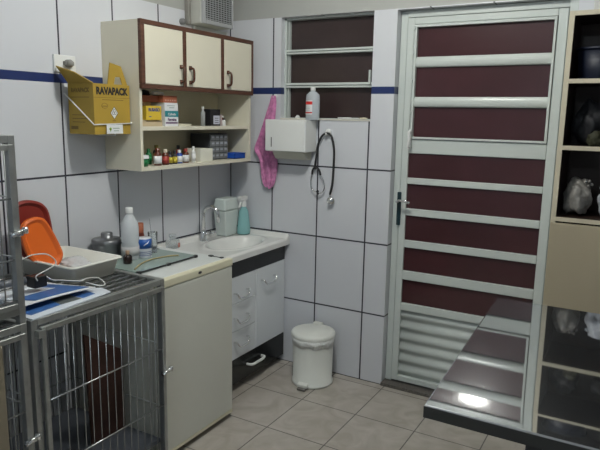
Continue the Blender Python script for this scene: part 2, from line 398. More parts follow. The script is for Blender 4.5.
t = pbox('shoe_box', 0.03, 0.180, -0.945, -0.8125, Z1+0.1135, Z1+0.143, M_rust, 'rust red carton lying behind the yellow box')
M_film = mat('clear_film', (0.72, 0.74, 0.76), 0.25, trans=0.2, bump=0.6, bscale=30)
M_blackcloth = mat('black_cloth', (0.015, 0.015, 0.018), 0.7)
def blob(name, c, s, m_, label, cat, seed, amp=0.25, parts=None, flat=True, group=None):
    bm = B(); bmesh.ops.create_icosphere(bm, subdivisions=4, radius=1)
    from mathutils import noise as nz
    for v in bm.verts:
        d = v.co.normalized(); k = 1 + amp*nz.noise(d*1.6+Vector((seed*3.1, seed, 0))) + amp*0.35*nz.noise(d*5+Vector((seed, 0, seed)))
        v.co = Vector((d.x*s[0]*k, d.y*s[1]*k, (max(d.z, -0.75) if flat else d.z)*s[2]*k))
    zmin = min(v.co.z for v in bm.verts)
    for v in bm.verts: v.co += Vector(c) + Vector((0, 0, -zmin))
    return top(name, bm, m_, label, cat, group, smooth=True) if name else bm
blob('rolled_bandage', (0.16, -0.80, Z1+0.1455), (0.03, 0.042, 0.010), M_whitepl, 'crumpled white bandage lying on the rust red cartons', 'bandage', 3)
blob('black_pouch', (0.12, -0.855, Z1+0.1435), (0.03, 0.05, 0.013), M_blackcloth, 'crumpled black pouch on top of the rust red cartons', 'pouch', 5)
# flat clear sleeve, vial, black case, little bottles
pbox('paper_pad', 0.09, 0.20, -0.695, -0.60, Z1, Z1+0.012, mat('pad_cream', (0.60, 0.57, 0.45), .6), 'flat cream paper pad on the upper open shelf', 'pad')
t = thing('clear_vial', 'tall translucent vial left of the black case', 'vial', (0.165, -0.465, Z1))
obj('body', lathe(B(), [(0, 0), (0.012, 0), (0.012, 0.07), (0.006, 0.08), (0.006, 0.088)], (0.165, -0.465, Z1), 16), mat('cloudy_plastic', (0.55, 0.58, 0.58), 0.3, trans=0.4), t)
obj('cap', lathe(B(), [(0.0075, 0.088), (0.0075, 0.1), (0, 0.1)], (0.165, -0.465, Z1), 16), M_whitepl, t)
t = pbox('black_case', 0.145, 0.195, -0.440, -0.355, Z1, Z1+0.088, M_black, 'black case with a white label on the upper open shelf', 'case')
obj('white_label', bx(0.1952, 0.1957, -0.415, -0.362, Z1+0.01, Z1+0.055), mat('lilac_paper', (0.55, 0.57, 0.66), .6), t)
b_ = B()
for k in range(3): box(b_, 0.1958, 0.1961, -0.405, -0.372, Z1+0.018+k*0.011, Z1+0.021+k*0.011)
obj('label_print', b_, M_ink, t)
t = pbox('pale_packet', 0.10, 0.165, -0.325, -0.300, Z1, Z1+0.062, mat('pinkish_card', (0.45, 0.36, 0.36), .6), 'narrow pinkish packet right of the black case', 'packet')
def bottle(name, c, r, h, body, cap, label, cat='bottle', lab=None, group=None, neck=0.45, caph=0.18, mats=None, lbl2=None):
    t = thing(name, label, cat, c, group)
    obj('body', lathe(B(), [(0, 0), (r*0.95, 0), (r, r*0.12), (r, h*0.62), (r*0.85, h*0.71), (r*neck, h*0.78), (r*neck, h*(1-caph*0.8))], c, 20), body, t)
    obj('cap', lathe(B(), [(r*neck*1.25, h*(1-caph)), (r*neck*1.25, h*0.995), (r*neck*1.1, h), (0, h)], c, 20), cap, t)
    if lab: obj('paper_label', lathe(B(), [(r*1.02, h*0.10), (r*1.03, h*0.10), (r*1.03, h*0.55), (r*1.02, h*0.55)], c, 20), lab, t)
    if lbl2: obj('label_band', lathe(B(), [(r*1.035, h*0.30), (r*1.04, h*0.30), (r*1.04, h*0.44), (r*1.035, h*0.44)], c, 20), lbl2, t)
    return t
M_amber = mat('amber_glass', (0.10, 0.025, 0.012), 0.15, coat=0.3)
M_dkg = mat('dark_green_plastic', (0.01, 0.16, 0.05), 0.35)
M_yl = mat('yellow_label', (0.45, 0.36, 0.03), .5)
M_rl = mat('red_label', (0.30, 0.04, 0.03), .5)
M_bl = mat('blue_cap', (0.02, 0.07, 0.35), .4)
bottle('small_bottle', (0.14, -0.265, Z1), 0.013, 0.055, M_amber, M_whitepl, 'little brown bottle at the right end of the upper open shelf', 'bottle', M_paper)
bottle('small_bottle', (0.17, -0.292, Z1), 0.011, 0.040, M_whitepl, M_darkm, 'little white bottle at the foot of the pinkish packet', 'bottle')

# lower open shelf (top of bottom board z 1.24)
Z2 = CZ0+0.0185
specs = [
 (0.190, -0.936, 0.026, 0.056, M_dkg, M_paper, M_dkg, 'squat green tub with a white lid, leftmost on the bottom shelf', 'tub'),
 (0.11, -0.895, 0.018, 0.085, M_amber, M_dkg, M_paper, 'dark bottle with green cap behind the squat green tub', 'bottle'),
 (0.13, -0.835, 0.016, 0.082, M_dkg, M_dkg, M_dkg, 'slim green bottle between the green tub and the brown bottles', 'bottle'),
 (0.205, -0.853, 0.020, 0.090, M_amber, M_amber, M_paper, 'tall brown bottle with white label and dark cap on the bottom shelf', 'bottle'),
 (0.205, -0.800, 0.018, 0.082, M_amber, mat('beige_cap', (.5, .45, .35), .5), M_rl, 'brown bottle with a red label on the bottom shelf', 'bottle'),
 (0.12, -0.770, 0.018, 0.098, M_darkm, mat('olive_cap', (.25, .22, .05), .5), M_yl, 'tall dark bottle at the back with an olive cap', 'bottle'),
 (0.195, -0.757, 0.013, 0.068, M_darkm, M_black, M_yl, 'small black bottle with a yellow label, left one of the pair', 'bottle'),
 (0.195, -0.722, 0.013, 0.070, M_darkm, M_black, M_yl, 'small black bottle with a yellow label, right one of the pair', 'bottle'),
 (0.19, -0.683, 0.016, 0.072, M_bl, M_whitepl, M_paper, 'small blue bottle with a white cap and white label', 'bottle'),
 (0.19, -0.636, 0.018, 0.078, M_amber, M_rl, M_paper, 'brown bottle with a red cap and white label', 'bottle'),
 (0.11, -0.600, 0.015, 0.090, M_rl, M_darkm, M_rl, 'slim red bottle standing behind the brown red-capped one', 'bottle'),
 (0.20, -0.587, 0.011, 0.088, M_whitepl, M_whitepl, M_paper, 'thin white bottle just left of the white box', 'bottle'),
]
for x, y, r, h, bo, ca, la, lb, ct in specs:
    bottle('medicine_bottle' if ct == 'bottle' else 'medicine_tub', (x, y, Z2), r*0.95, h*0.92, bo, ca, lb, ct, la, 'medicines on the bottom shelf', neck=0.45 if ct == 'bottle' else 0.9, caph=0.22 if ct == 'bottle' else 0.3)
pbox('white_box', 0.10, 0.212, -0.545, -0.445, Z2, Z2+0.066, mat('ivory_card', (0.70, 0.69, 0.60), .5), 'plain white carton in the middle of the bottom shelf')
t = thing('drawer_organiser', 'grey organiser of small labelled drawers on the bottom shelf', 'organiser', (0.12, -0.33, Z2))
OY0, OY1 = -0.420, -0.262
M_org = mat('dark_grey_plastic', (0.035, 0.038, 0.045), 0.45)
cs = B(); box(cs, 0.04, 0.17, OY0, OY1, Z2, Z2+0.140); obj('case', cs, M_org, t, bevel=0.002)
M_drw = mat('grey_drawer', (0.16, 0.17, 0.18), 0.4)
for i in range(4):
    for j in range(4):
        y0 = OY0+0.005+j*0.0375; z0 = Z2+0.006+i*0.033
        d = obj('small_drawer', bx(0.1705, 0.178, y0, y0+0.034, z0, z0+0.029), M_drw, t, bevel=0.001)
        obj('drawer_label', bx(0.1781, 0.1786, y0+0.006, y0+0.028, z0+0.012, z0+0.022), mat('grey_label', (.33,.35,.40), .5), d)
t = thing('blue_tray', 'small blue plastic tray at the right end of the bottom shelf', 'tray', (0.18, -0.215, Z2))
b_ = B(); box(b_, 0.14, 0.215, -0.250, -0.152, Z2, Z2+0.004); box(b_, 0.14, 0.215, -0.250, -0.247, Z2, Z2+0.028); box(b_, 0.14, 0.215, -0.155, -0.152, Z2, Z2+0.028)
box(b_, 0.212, 0.215, -0.250, -0.152, Z2, Z2+0.028); box(b_, 0.14, 0.143, -0.250, -0.152, Z2, Z2+0.028)
obj('tray_body', b_, mat('blue_plastic', (0.015, 0.08, 0.42), 0.35), t)
lip = B()
for a in ((0.137, 0.218, -0.253, -0.247), (0.137, 0.218, -0.155, -0.149), (0.137, 0.143, -0.247, -0.155), (0.212, 0.218, -0.247, -0.155)): box(lip, *a, Z2+0.028, Z2+0.031)
obj('rim', lip, MATS['blue_plastic'], t)

# things above the cabinet
t = thing('air_conditioner', 'window air conditioner with grey slatted grille above the wall cabinet', 'air conditioner', (0.0, -0.24, 1.955))
AX, AY0, AY1, AZ0, AZ1 = 0.115, -0.385, -0.125, 1.957, 2.36
M_ac = mat('aged_ivory_plastic', (0.42, 0.42, 0.39), 0.5); M_acg = mat('grille_grey', (0.34, 0.35, 0.36), 0.5)
hs = B(); box(hs, 0.0015, AX-0.02, AY0, AY1, AZ0, AZ1); obj('casing', hs, M_ac, t, bevel=0.008)
bz = B(); box(bz, AX-0.02, AX, AY0, AY0+0.018, AZ0, AZ1); box(bz, AX-0.02, AX, AY1-0.012, AY1, AZ0, AZ1); box(bz, AX-0.02, AX, AY0+0.018, AY1-0.012, AZ0, AZ0+0.022); box(bz, AX-0.02, AX, AY0+0.018, AY1-0.012, AZ1-0.03, AZ1)
obj('front_bezel', bz, M_acg, t, bevel=0.004)
gb = B(); box(gb, AX-0.0195, AX-0.012, AY0+0.018, AY1-0.012, AZ0+0.022, AZ1-0.03); obj('grille_backing', gb, M_darkm, t)
gr = B(); k = AZ0+0.028
while k < AZ1-0.034:
    boxr(gr, (AX-0.006, (AY0+AY1)/2+0.003, k), (0.010, AY1-AY0-0.032, 0.0035), (0, 0.35, 0)); k += 0.011
for yy in [AY0+0.03+0.024*i for i in range(9)]: box(gr, AX-0.005, AX-0.001, yy, yy+0.003, AZ0+0.022, AZ1-0.03)
obj('grille_slats', gr, M_acg, t)
t = thing('blanking_panel', 'pale wall panel fitted under the air conditioner', 'panel', (0.0, -0.2, 1.892))
obj('panel_board', bx(0.0015, 0.012, -0.345, -0.045, 1.89, 1.955), mat('pale_grey_panel', (0.52, 0.55, 0.53), .5), t)
e_ = B(); box(e_, 0.012, 0.016, -0.345, -0.33, 1.89, 1.955); box(e_, 0.012, 0.016, -0.060, -0.045, 1.89, 1.955); obj('edge_strip', e_, M_whitepl, t)
t = thing('wall_socket', 'small round grey wall plug above the wall cabinet', 'socket', (0.0, -0.42, 1.945))
obj('socket_cover', lathe(B(), [(0.016, 0), (0.016, 0.018), (0.012, 0.026), (0, 0.028)], (0, 0, 0), 20), mat('mid_grey_plastic', (0.16, 0.16, 0.16), .4), t, world=False).rotation_euler = (0, PI/2, 0)
t.location = (0.0006, -0.435, 1.964)
top('shade_strip', bx(0.0006, 0.03, -0.408, -0.388, 1.955, 2.40), mat('taupe_shade', (0.22, 0.21, 0.19), .6), 'dark taupe strip painted as the shadowed gap left of the air conditioner', 'painted_shade', bevel=0.004)  # dark strip put in for the shadowed cleft beside the casing

# ------------------------------------------------------------------ sharps box with its wall bracket
M_sharps = mat('ochre_cardboard', (0.37, 0.245, 0.035), 0.6, noise=0.06, nscale=6)
M_sharps2 = mat('ochre_cardboard_inner', (0.30, 0.20, 0.05), 0.7)
SX0, SX1, SY0, SY1, SZ0, SZ1 = 0.018, 0.176, -1.196, -0.992, 1.390, 1.604
t = thing('sharps_box', 'yellow cardboard sharps container with black lettering and open flaps hanging beside the cabinet', 'box', ((SX0+SX1)/2, (SY0+SY1)/2, SZ0))
obj('carton', bx(SX0, SX1, SY0, SY1, SZ0, SZ1), M_sharps, t, bevel=0.001)
fl = B(); prism(fl, [(SX0+0.005, SY0, SZ1), (SX1, SY0, SZ1), (SX1-0.045, SY0-0.055, SZ1+0.040), (SX0, SY0-0.055, SZ1+0.068)], (0, 0.002, 0.003)); obj('left_flap', fl, M_sharps, t)
sl = B(); prism(sl, [(0.07, SY0-0.0225, SZ1+0.026), (0.115, SY0-0.0225, SZ1+0.0195), (0.108, SY0-0.032, SZ1+0.027), (0.066, SY0-0.032, SZ1+0.036)], (0, 0.001, 0.0035)); obj('slot', sl, M_ink, t)
bf = B()   # raised back flap with its hand hole (frame of four pieces)
xb = 0.03
outer = [(-1.026, 1.610), (-1.014, 1.702), (-0.950, 1.690), (-0.912, 1.610)]
def fp(p): return (xb + (p[1]-1.6)*0.05, p[0], p[1])
inner = [(-0.990, 1.612), (-0.984, 1.642), (-0.955, 1.644), (-0.942, 1.612)]
ov = [bf.verts.new(fp(p)) for p in outer]; iv = [bf.verts.new(fp(p)) for p in inner]
for k in range(4): bf.faces.new((ov[k], ov[(k+1) % 4], iv[(k+1) % 4], iv[k]))
# shift in front of the cabinet side
bmesh.ops.translate(bf, verts=bf.verts, vec=(0.13, -0.078, -0.006))
obj('carrying_flap', bf, M_sharps, t, solid=0.003)
tl = B(); box(tl, 0.05, 0.13, -1.13, -1.08, SZ1, SZ1+0.0008); obj('opening', tl, M_ink, t)
obj('front_lettering', text_bm('RAVAPACK', 0.041, on_x(SX1+0.0006, (SY0+SY1)/2, 1.573), bold=0.0022, sx=0.84), M_ink, t)
pr = B(); box(pr, SX1+0.0003, SX1+0.0006, SY0, SY1, 1.5455, 1.547)
box(pr, SX1+0.0003, SX1+0.0006, -1.150, -1.03, 1.536, 1.5385)
cy, cz = -1.086, 1.482
obj('fold_lines', pr, mat('ochre_ink', (0.16, 0.10, 0.02), .6), t)
dm = B(); prism(dm, [(SX1+0.0004, cy, cz-0.026), (SX1+0.0004, cy+0.021, cz), (SX1+0.0004, cy, cz+0.026), (SX1+0.0004, cy-0.021, cz)], (0.0003, 0, 0)); obj('warning_diamond', dm, M_paper, t)
d2 = B()
for k in range(4):
    q = [(0, -0.026), (0.021, 0), (0, 0.026), (-0.021, 0)]; a, b = q[k], q[(k+1) % 4]
    tube(d2, [(SX1+0.0009, cy+a[0], cz+a[1]), (SX1+0.0009, cy+b[0], cz+b[1])], 0.0008, 4)
for k in range(3):
    an = PI/2+k*2*PI/3
    pts = [(SX1+0.001, cy+0.0065*math.cos(an)+0.006*math.cos(2*PI*j/12), cz+0.003+0.0065*math.sin(an)+0.006*math.sin(2*PI*j/12)) for j in range(13)]
    tube(d2, pts, 0.0010, 4)
obj('hazard_symbol', d2, M_ink, t)
ov_ = B(); pts = [(SX1+0.0006, -1.138+0.016*math.cos(2*PI*j/20), 1.512+0.011*math.sin(2*PI*j/20)) for j in range(21)]; tube(ov_, pts, 0.0008, 4)
box(ov_, SX1+0.0003, SX1+0.0006, -1.150, -1.126, 1.509, 1.512); box(ov_, SX1+0.0003, SX1+0.0006, -1.096, -1.076, 1.447, 1.450)
obj('seal_print', ov_, MATS['ochre_ink'], t)
sd = text_bm('RAVAPACK', 0.026, on_my(0.095, SY0-0.0006, 1.575), bold=0.0010, sx=0.85)
for k, (a, b, z) in enumerate(((0.04, 0.15, 1.545), (0.04, 0.13, 1.47), (0.04, 0.145, 1.455), (0.04, 0.12, 1.44))): box(sd, a, b, SY0-0.0006, SY0-0.0003, z, z+0.003)
box(sd, 0.03, 0.075, SY0-0.0006, SY0-0.0003, 1.41, 1.424)
obj('side_lettering', sd, MATS['ochre_ink'], t)
t = thing('wall_bracket', 'white wire holder with a white card around the sharps box', 'bracket', (0.08, -1.09, 1.39))
br = B(); tube(br, [(0.004, SY0-0.008, 1.562), (0.0075, SY0-0.008, 1.560), (SX1+0.006, SY0-0.008, 1.432), (SX1+0.006, SY1+0.001, 1.437), (SX1+0.006, SY1+0.001, 1.444)], 0.0028, 8)
tube(br, [(SX1+0.006, -1.09, 1.434), (SX1+0.006, -1.09, 1.385), (0.004, -1.09, 1.385)], 0.0026, 8)
obj('wire', br, M_whitepl, t)
obj('card', bx(SX1+0.009, SX1+0.0105, -1.140, -1.048, 1.393, 1.432), M_paper, t)
b_ = B(); box(b_, SX1+0.0106, SX1+0.011, -1.105, -1.068, 1.415, 1.418); box(b_, SX1+0.0106, SX1+0.011, -1.10, -1.072, 1.404, 1.407)
obj('card_lettering', b_, mat('grey_green_ink', (.15, .25, .15), .6), t)
b_ = B(); lathe(b_, [(0, 0), (0.0065, 0), (0.0065, 0.0006), (0, 0.0006)], (0, 0, 0), 14); b_.transform(Matrix.Translation((SX1+0.0106, -1.119, 1.414)) @ Matrix.Rotation(PI/2, 4, 'Y')); prism(b_, [(SX1+0.0107, -1.122, 1.412), (SX1+0.0107, -1.116, 1.412), (SX1+0.0107, -1.119, 1.400)], (0.0005, 0, 0))
obj('card_emblem', b_, mat('leaf_green_print', (.25, .45, .03), .6), t)
# outlet above it
t = thing('power_outlet', 'white wall outlet with a grey plug on the blue stripe', 'outlet', (0, -1.195, 1.65))
obj('cover_plate', bx(0.0006, 0.010, -1.252, -1.140, 1.650, 1.722), M_whitepl, t, bevel=0.003)
pg = B(); lathe(pg, [(0.017, 0), (0.017, 0.02), (0.011, 0.03), (0, 0.03)], (0, 0, 0), 20); box(pg, -0.008, 0.008, -0.022, 0.022, 0, 0.016)
pg.transform(Matrix.Translation((0.0105, -1.185, 1.688)) @ Matrix.Rotation(PI/2, 4, 'Y')); obj('plug', pg, mat('plug_grey', (.22, .22, .21), .5), t)

# ------------------------------------------------------------------ vanity with washbasin
VX, VY0 = 0.405, -0.690
t = thing('vanity_cabinet', 'white and black vanity cabinet with drawers under the washbasin', 'cabinet', (VX/2, VY0/2, 0.0))
M_gloss = mat('white_lacquer', (0.68, 0.71, 0.74), 0.22)
M_bgl = mat('black_lacquer', (0.012, 0.013, 0.014), 0.18)
bd = B(); box(bd, 0.012, VX-0.018, VY0, VY0+0.016, 0.04, 0.735); box(bd, 0.012, VX-0.018, -0.028, -0.012, 0.04, 0.735); box(bd, 0.012, VX-0.018, VY0+0.016, -0.028, 0.04, 0.056); box(bd, 0.012, 0.018, VY0+0.016, -0.028, 0.056, 0.735); obj('body', bd, M_gloss, t)
kk = B(); box(kk, 0.02, VX-0.06, VY0+0.01, -0.02, 0.0005, 0.04); obj('plinth', kk, M_darkm, t)
obj('top_rail', bx(VX-0.018, VX, VY0, -0.012, 0.645, 0.735), M_bgl, t, bevel=0.001)
d = obj('door', bx(VX-0.018, VX, -0.310, -0.012, 0.188, 0.642), M_gloss, t, bevel=0.002)
def bow(y0, y1, z, x, sag=0.028, r=0.0052):
    h = B(); ym = (y0+y1)/2; q = (y1-y0)*0.22
    tube(h, catmull([(x, y0, z), (x+0.020, y0+0.002, z), (x+0.026, y0+q*0.45, z-sag*0.6), (x+0.028, y0+q, z-sag*0.92), (x+0.028, ym, z-sag), (x+0.028, y1-q, z-sag*0.92), (x+0.026, y1-q*0.45, z-sag*0.6), (x+0.020, y1-0.002, z), (x, y1, z)]), r, 8); return h
obj('door_handle', bow(-0.262, -0.135, 0.572, VX), M_chrome, d, smooth=True)
for za, zb, zh in ((0.500, 0.642, 0.548), (0.345, 0.497, 0.410), (0.188, 0.342, 0.280)):
    d = obj('drawer', bx(VX-0.018, VX, VY0, -0.314, za, zb), M_gloss, t, bevel=0.002)
    obj('drawer_handle', bow(-0.520, -0.405, zh+0.008, VX), M_chrome, d, smooth=True)
d = obj('bottom_drawer', bx(VX-0.018, VX, VY0, -0.012, 0.045, 0.185), M_bgl, t, bevel=0.002)
obj('drawer_handle', bow(-0.400, -0.255, 0.122, VX, 0.004, 0.0075), M_whitepl, d, smooth=True)
# basin top: height field slab
t = thing('washbasin', 'white moulded washbasin top set in the corner', 'washbasin', (0.215, -0.35, 0.736))
bs = B(); nx, ny = 54, 84; BX1, BY0, BY1 = 0.432, -0.705, -0.002
grid = []
for i in range(nx+1):
    row = []
    for j in range(ny+1):
        x = 0.002+(BX1-0.002)*i/nx; y = BY0+(BY1-BY0)*j/ny
        e = math.sqrt(((x-0.255)/0.125)**2+((y+0.300)/0.200)**2)
        z = 0.775
        if e < 1.0: z -= 0.105*(1-e**2.6)**0.9
        z += 0.004*math.exp(-((e-1.1)/0.08)**2)
        z += 0.024*(1/(1+math.exp((x-0.030)/0.003))) + 0.024*(1/(1+math.exp((-0.022-y)/0.003))) * (1-1/(1+math.exp((x-0.030)/0.003)))
        if x > 0.415: z -= 0.010*((x-0.415)/0.017)**2
        row.append(bs.verts.new((x, y, z)))
    grid.append(row)
for i in range(nx):
    for j in range(ny): bs.faces.new((grid[i][j], grid[i+1][j], grid[i+1][j+1], grid[i][j+1])).smooth = True
rim = [grid[i][0] for i in range(nx+1)] + [grid[nx][j] for j in range(1, ny+1)] + [grid[i][ny] for i in range(nx-1, -1, -1)] + [grid[0][j] for j in range(ny-1, 0, -1)]
lo = [bs.verts.new((v.co.x, v.co.y, 0.7365)) for v in rim]
for k in range(len(rim)): bs.faces.new((rim[k], lo[k], lo[(k+1) % len(rim)], rim[(k+1) % len(rim)]))
bmesh.ops.recalc_face_normals(bs, faces=bs.faces)
M_ceram = mat('white_gloss_marble', (0.74, 0.74, 0.72), 0.12, coat=0.3)
obj('basin_top', bs, M_ceram, t)
dr = B(); lathe(dr, [(0.020, 0), (0.020, 0.003), (0.012, 0.004), (0, 0.002)], (0.255, -0.30, 0.671), 20); obj('drain', dr, M_chrome, t)
# faucet
fx, fy, fz = 0.085, -0.372, 0.7755
t = thing('faucet', 'chrome gooseneck faucet at the back of the washbasin', 'faucet', (fx, fy, fz))
obj('base', lathe(B(), [(0, 0), (0.024, 0), (0.024, 0.006), (0.017, 0.012), (0.015, 0.05), (0.011, 0.06)], (fx, fy, fz), 24), M_chrome, t)
pts = [(fx, fy, fz+0.05), (fx, fy, fz+0.155)]
for k in range(1, 13):
    a = PI*k/12; pts.append((fx+0.045-0.045*math.cos(a), fy+0.018*k/12, fz+0.155+0.045*math.sin(a)))
pts.append((fx+0.092, fy+0.020, fz+0.115))
obj('spout', tube(B(), pts, 0.0112, 12), M_chrome, t)
kn = B(); tube(kn, [(fx, fy, fz+0.042), (fx+0.03, fy+0.035, fz+0.045)], 0.007, 10); tube(kn, [(fx+0.026, fy+0.030, fz+0.045), (fx+0.046, fy+0.053, fz+0.047)], [0.016, 0.014], 14)
obj('tap_knob', kn, M_chrome, t)
# canister with lid
t = thing('lidded_canister', 'white plastic canister with a sloped lid in the basin corner', 'canister', (0.082, -0.160, 0.7765))
def frustum(bm, c, a0, b0, a1, b1, z0, z1, mi=0):
    vs = [bm.verts.new((c[0]+sx*a, c[1]+sy*b, z)) for z, a, b in ((z0, a0, b0), (z1, a1, b1)) for sx, sy in ((-1, -1), (1, -1), (1, 1), (-1, 1))]
    for f in ((0, 3, 2, 1), (4, 5, 6, 7), (0, 1, 5, 4), (1, 2, 6, 5), (2, 3, 7, 6), (3, 0, 4, 7)): bm.faces.new([vs[i] for i in f])
    return bm
M_can = mat('milky_white_plastic', (0.56, 0.62, 0.60), 0.35)
obj('bucket', frustum(B(), (0.082, -0.156), 0.038, 0.052, 0.046, 0.070, 0.7765, 0.930), M_can, t, bevel=0.010)
obj('lid', frustum(B(), (0.082, -0.156), 0.048, 0.073, 0.036, 0.062, 0.931, 1.002), M_can, t, bevel=0.010)
# spray bottle
c = (0.150, -0.073, 0.7795)
t = thing('spray_bottle', 'teal spray bottle with a white trigger in the basin corner', 'spray bottle', c)
M_tealp = mat('teal_liquid_plastic', (0.36, 0.68, 0.69), 0.2, trans=0.35)
obj('bottle_body', lathe(B(), [(0, 0), (0.038, 0), (0.041, 0.006), (0.041, 0.045), (0.038, 0.06), (0.035, 0.085), (0.032, 0.115), (0.028, 0.140), (0.016, 0.160), (0.013, 0.175)], c, 28, sx=0.95), M_tealp, t)
hdm = B(); lathe(hdm, [(0.015, 0.165), (0.016, 0.19), (0.012, 0.20)], c, 20); box(hdm, c[0]-0.011, c[0]+0.011, c[1]-0.045, c[1]+0.026, c[2]+0.205, c[2]+0.228); box(hdm, c[0]-0.009, c[0]+0.009, c[1]-0.012, c[1]+0.014, c[2]+0.195, c[2]+0.208)
tube(hdm, [(c[0], c[1]-0.045, c[2]+0.218), (c[0], c[1]-0.056, c[2]+0.218)], 0.007, 10)
obj('spray_head', hdm, M_whitepl, t, bevel=0.002)
tg = B(); tube(tg, catmull([(c[0], c[1]-0.018, c[2]+0.207), (c[0], c[1]-0.034, c[2]+0.190), (c[0], c[1]-0.048, c[2]+0.165)]), 0.0055, 8); obj('trigger', tg, M_whitepl, t)
# small jar of soap at the left end of the counter
t = thing('glass_jar', 'small clear jar beside the faucet near the wall', 'jar', (0.07, -0.612, 0.7755))
M_clear = mat('clear_glass', (0.80, 0.84, 0.85), 0.08, trans=0.75, ior=1.2)
obj('jar_body', frustum(B(), (0.07, -0.612), 0.026, 0.030, 0.026, 0.030, 0.7755, 0.825), M_clear, t, bevel=0.008)
obj('jar_neck', lathe(B(), [(0.016, 0), (0.016, 0.016), (0.019, 0.016), (0.019, 0.028), (0, 0.030)], (0.07, -0.612, 0.825), 18), M_clear, t)
obj('jar_label', bx(0.0962, 0.0966, -0.600, -0.584, 0.782, 0.806), mat('rose_label', (.45, .16, .12), .6), t)

# ------------------------------------------------------------------ small fridge
FY0, FY1, FX, FZ = -1.245, -0.742, 0.560, 0.815
t = thing('mini_fridge', 'cream low fridge between the wire cage and the washbasin', 'fridge', (0.29, (FY0+FY1)/2, 0))
M_fr = mat('aged_fridge_white', (0.58, 0.58, 0.52), 0.38, noise=0.03, nscale=2)
M_frtop = mat('fridge_top_white', (0.70, 0.73, 0.72), 0.22)
M_fred = mat('yellowed_plastic', (0.66, 0.63, 0.47), 0.45)
obj('body', bx(0.045, FX-0.052, FY0+0.004, FY1-0.004, 0.03, FZ-0.028), M_fr, t, bevel=0.004)
obj('top_board', bx(0.045, FX-0.030, FY0+0.003, FY1-0.003, FZ-0.028, FZ-0.001), M_frtop, t, bevel=0.004)
obj('door', bx(FX-0.050, FX, FY0, FY1, 0.045, FZ-0.036), M_fr, t, bevel=0.008)
obj('door_cap', bx(FX-0.030, FX+0.003, FY0, FY1, FZ-0.036, FZ), M_fred, t, bevel=0.006)
obj('door_gasket', bx(FX-0.054, FX-0.001, FY0+0.001, FY1-0.001, 0.030, 0.047), M_fred, t, bevel=0.003)
bg = B(); lathe(bg, [(0, 0), (0.012, 0), (0.011, 0.0015), (0, 0.002)], (0, 0, 0), 18, sx=0.5)
bg.transform(Matrix.Translation((FX+0.003, -0.985, FZ-0.017)) @ Matrix.Rotation(PI/2, 4, 'Y')); obj('badge', bg, M_darkm, t)
hg = B(); box(hg, 0.44, 0.462, -0.775, -0.760, FZ-0.001, FZ+0.004); box(hg, 0.462, 0.508, -0.768, -0.765, FZ-0.001, FZ+0.002); box(hg, 0.508, 0.522, -0.775, -0.760, FZ-0.001, FZ+0.004); obj('hinge_plate', hg, M_darkm, t)
ft_ = B()
for x in (0.08, 0.50):
    for y in (FY0+0.04, FY1-0.04): lathe(ft_, [(0, 0), (0.018, 0), (0.018, 0.031)], (x, y, 0.0005), 12)
obj('foot', ft_, M_black, t)
ZF = FZ - 0.0005
t = thing('glass_sheet', 'grey-green glass sheet on black corner pads on top of the fridge', 'glass sheet', (0.285, -1.01, ZF))
M_gsh = mat('tempered_glass', (0.29, 0.37, 0.345), 0.10)
GX0, GX1, GY0, GY1 = 0.155, 0.412, -1.205, -0.822
obj('pane', bx(GX0, GX1, GY0, GY1, ZF+0.005, ZF+0.010), M_gsh, t, bevel=0.001)
pd = B()
for x in (GX0+0.008, GX1-0.006):
    for y in (GY0+0.008, (GY0+GY1)/2, GY1-0.006): box(pd, x-0.009, x+0.008, y-0.008, y+0.008, ZF, ZF+0.0112)
ed = B(); box(ed, GX1, GX1+0.0015, GY0, GY1, ZF+0.0045, ZF+0.0105)
obj('corner_pads', pd, M_black, t); obj('dark_edge', ed, M_darkm, t)
ZG = ZF + 0.0105
# pot
c = (0.088, -1.075, ZF)
t = thing('round_tin', 'round dull grey metal tin with a small raised lid by the wall', 'tin', c)
M_tin = mat('dull_tin', (0.22, 0.225, 0.235), 0.35, metal=0.7)
obj('body', lathe(B(), [(0, 0), (0.064, 0), (0.066, 0.004), (0.066, 0.070), (0.068, 0.072), (0.068, 0.080)], c, 32), M_tin, t)
obj('lid', lathe(B(), [(0.069, 0.078), (0.069, 0.092), (0.064, 0.096), (0.027, 0.100), (0.027, 0.120), (0.024, 0.124), (0, 0.124)], c, 32), M_tin, t)
# clear bottle with white cap
c = (0.205, -1.045, ZG)
t = thing('alcohol_bottle', 'tall clear plastic bottle with a white cap on the glass sheet', 'bottle', c)
M_pet = mat('cloudy_clear_plastic', (0.80, 0.83, 0.86), 0.15, trans=0.45, ior=1.25)
obj('bottle_body', lathe(B(), [(0, 0), (0.037, 0), (0.040, 0.006), (0.040, 0.065), (0.037, 0.075), (0.040, 0.085), (0.040, 0.145), (0.036, 0.172), (0.020, 0.200), (0.013, 0.208), (0.013, 0.216)], c, 28), M_pet, t)
obj('cap', lathe(B(), [(0.0165, 0.212), (0.0165, 0.234), (0.015, 0.237), (0, 0.237)], c, 24), M_whitepl, t)
obj('pale_label', lathe(B(), [(0.0405, 0.018), (0.041, 0.018), (0.041, 0.060), (0.0405, 0.060)], c, 28), mat('pale_pink_label', (0.50, 0.49, 0.49), .6), t)
# small dark bottle
c = (0.262, -1.118, ZG)
t = thing('dropper_bottle', 'little dark brown bottle in front of the tall clear bottle', 'bottle', c)
obj('bottle_body', lathe(B(), [(0, 0), (0.019, 0), (0.020, 0.003), (0.020, 0.030), (0.015, 0.038), (0.008, 0.040), (0.008, 0.044)], c, 20), mat('very_dark_glass', (0.020, 0.012, 0.010), .12), t)
obj('cap', lathe(B(), [(0.009, 0.042), (0.009, 0.058), (0, 0.059)], c, 16), mat('tan_cap', (.30, .20, .13), .5), t)
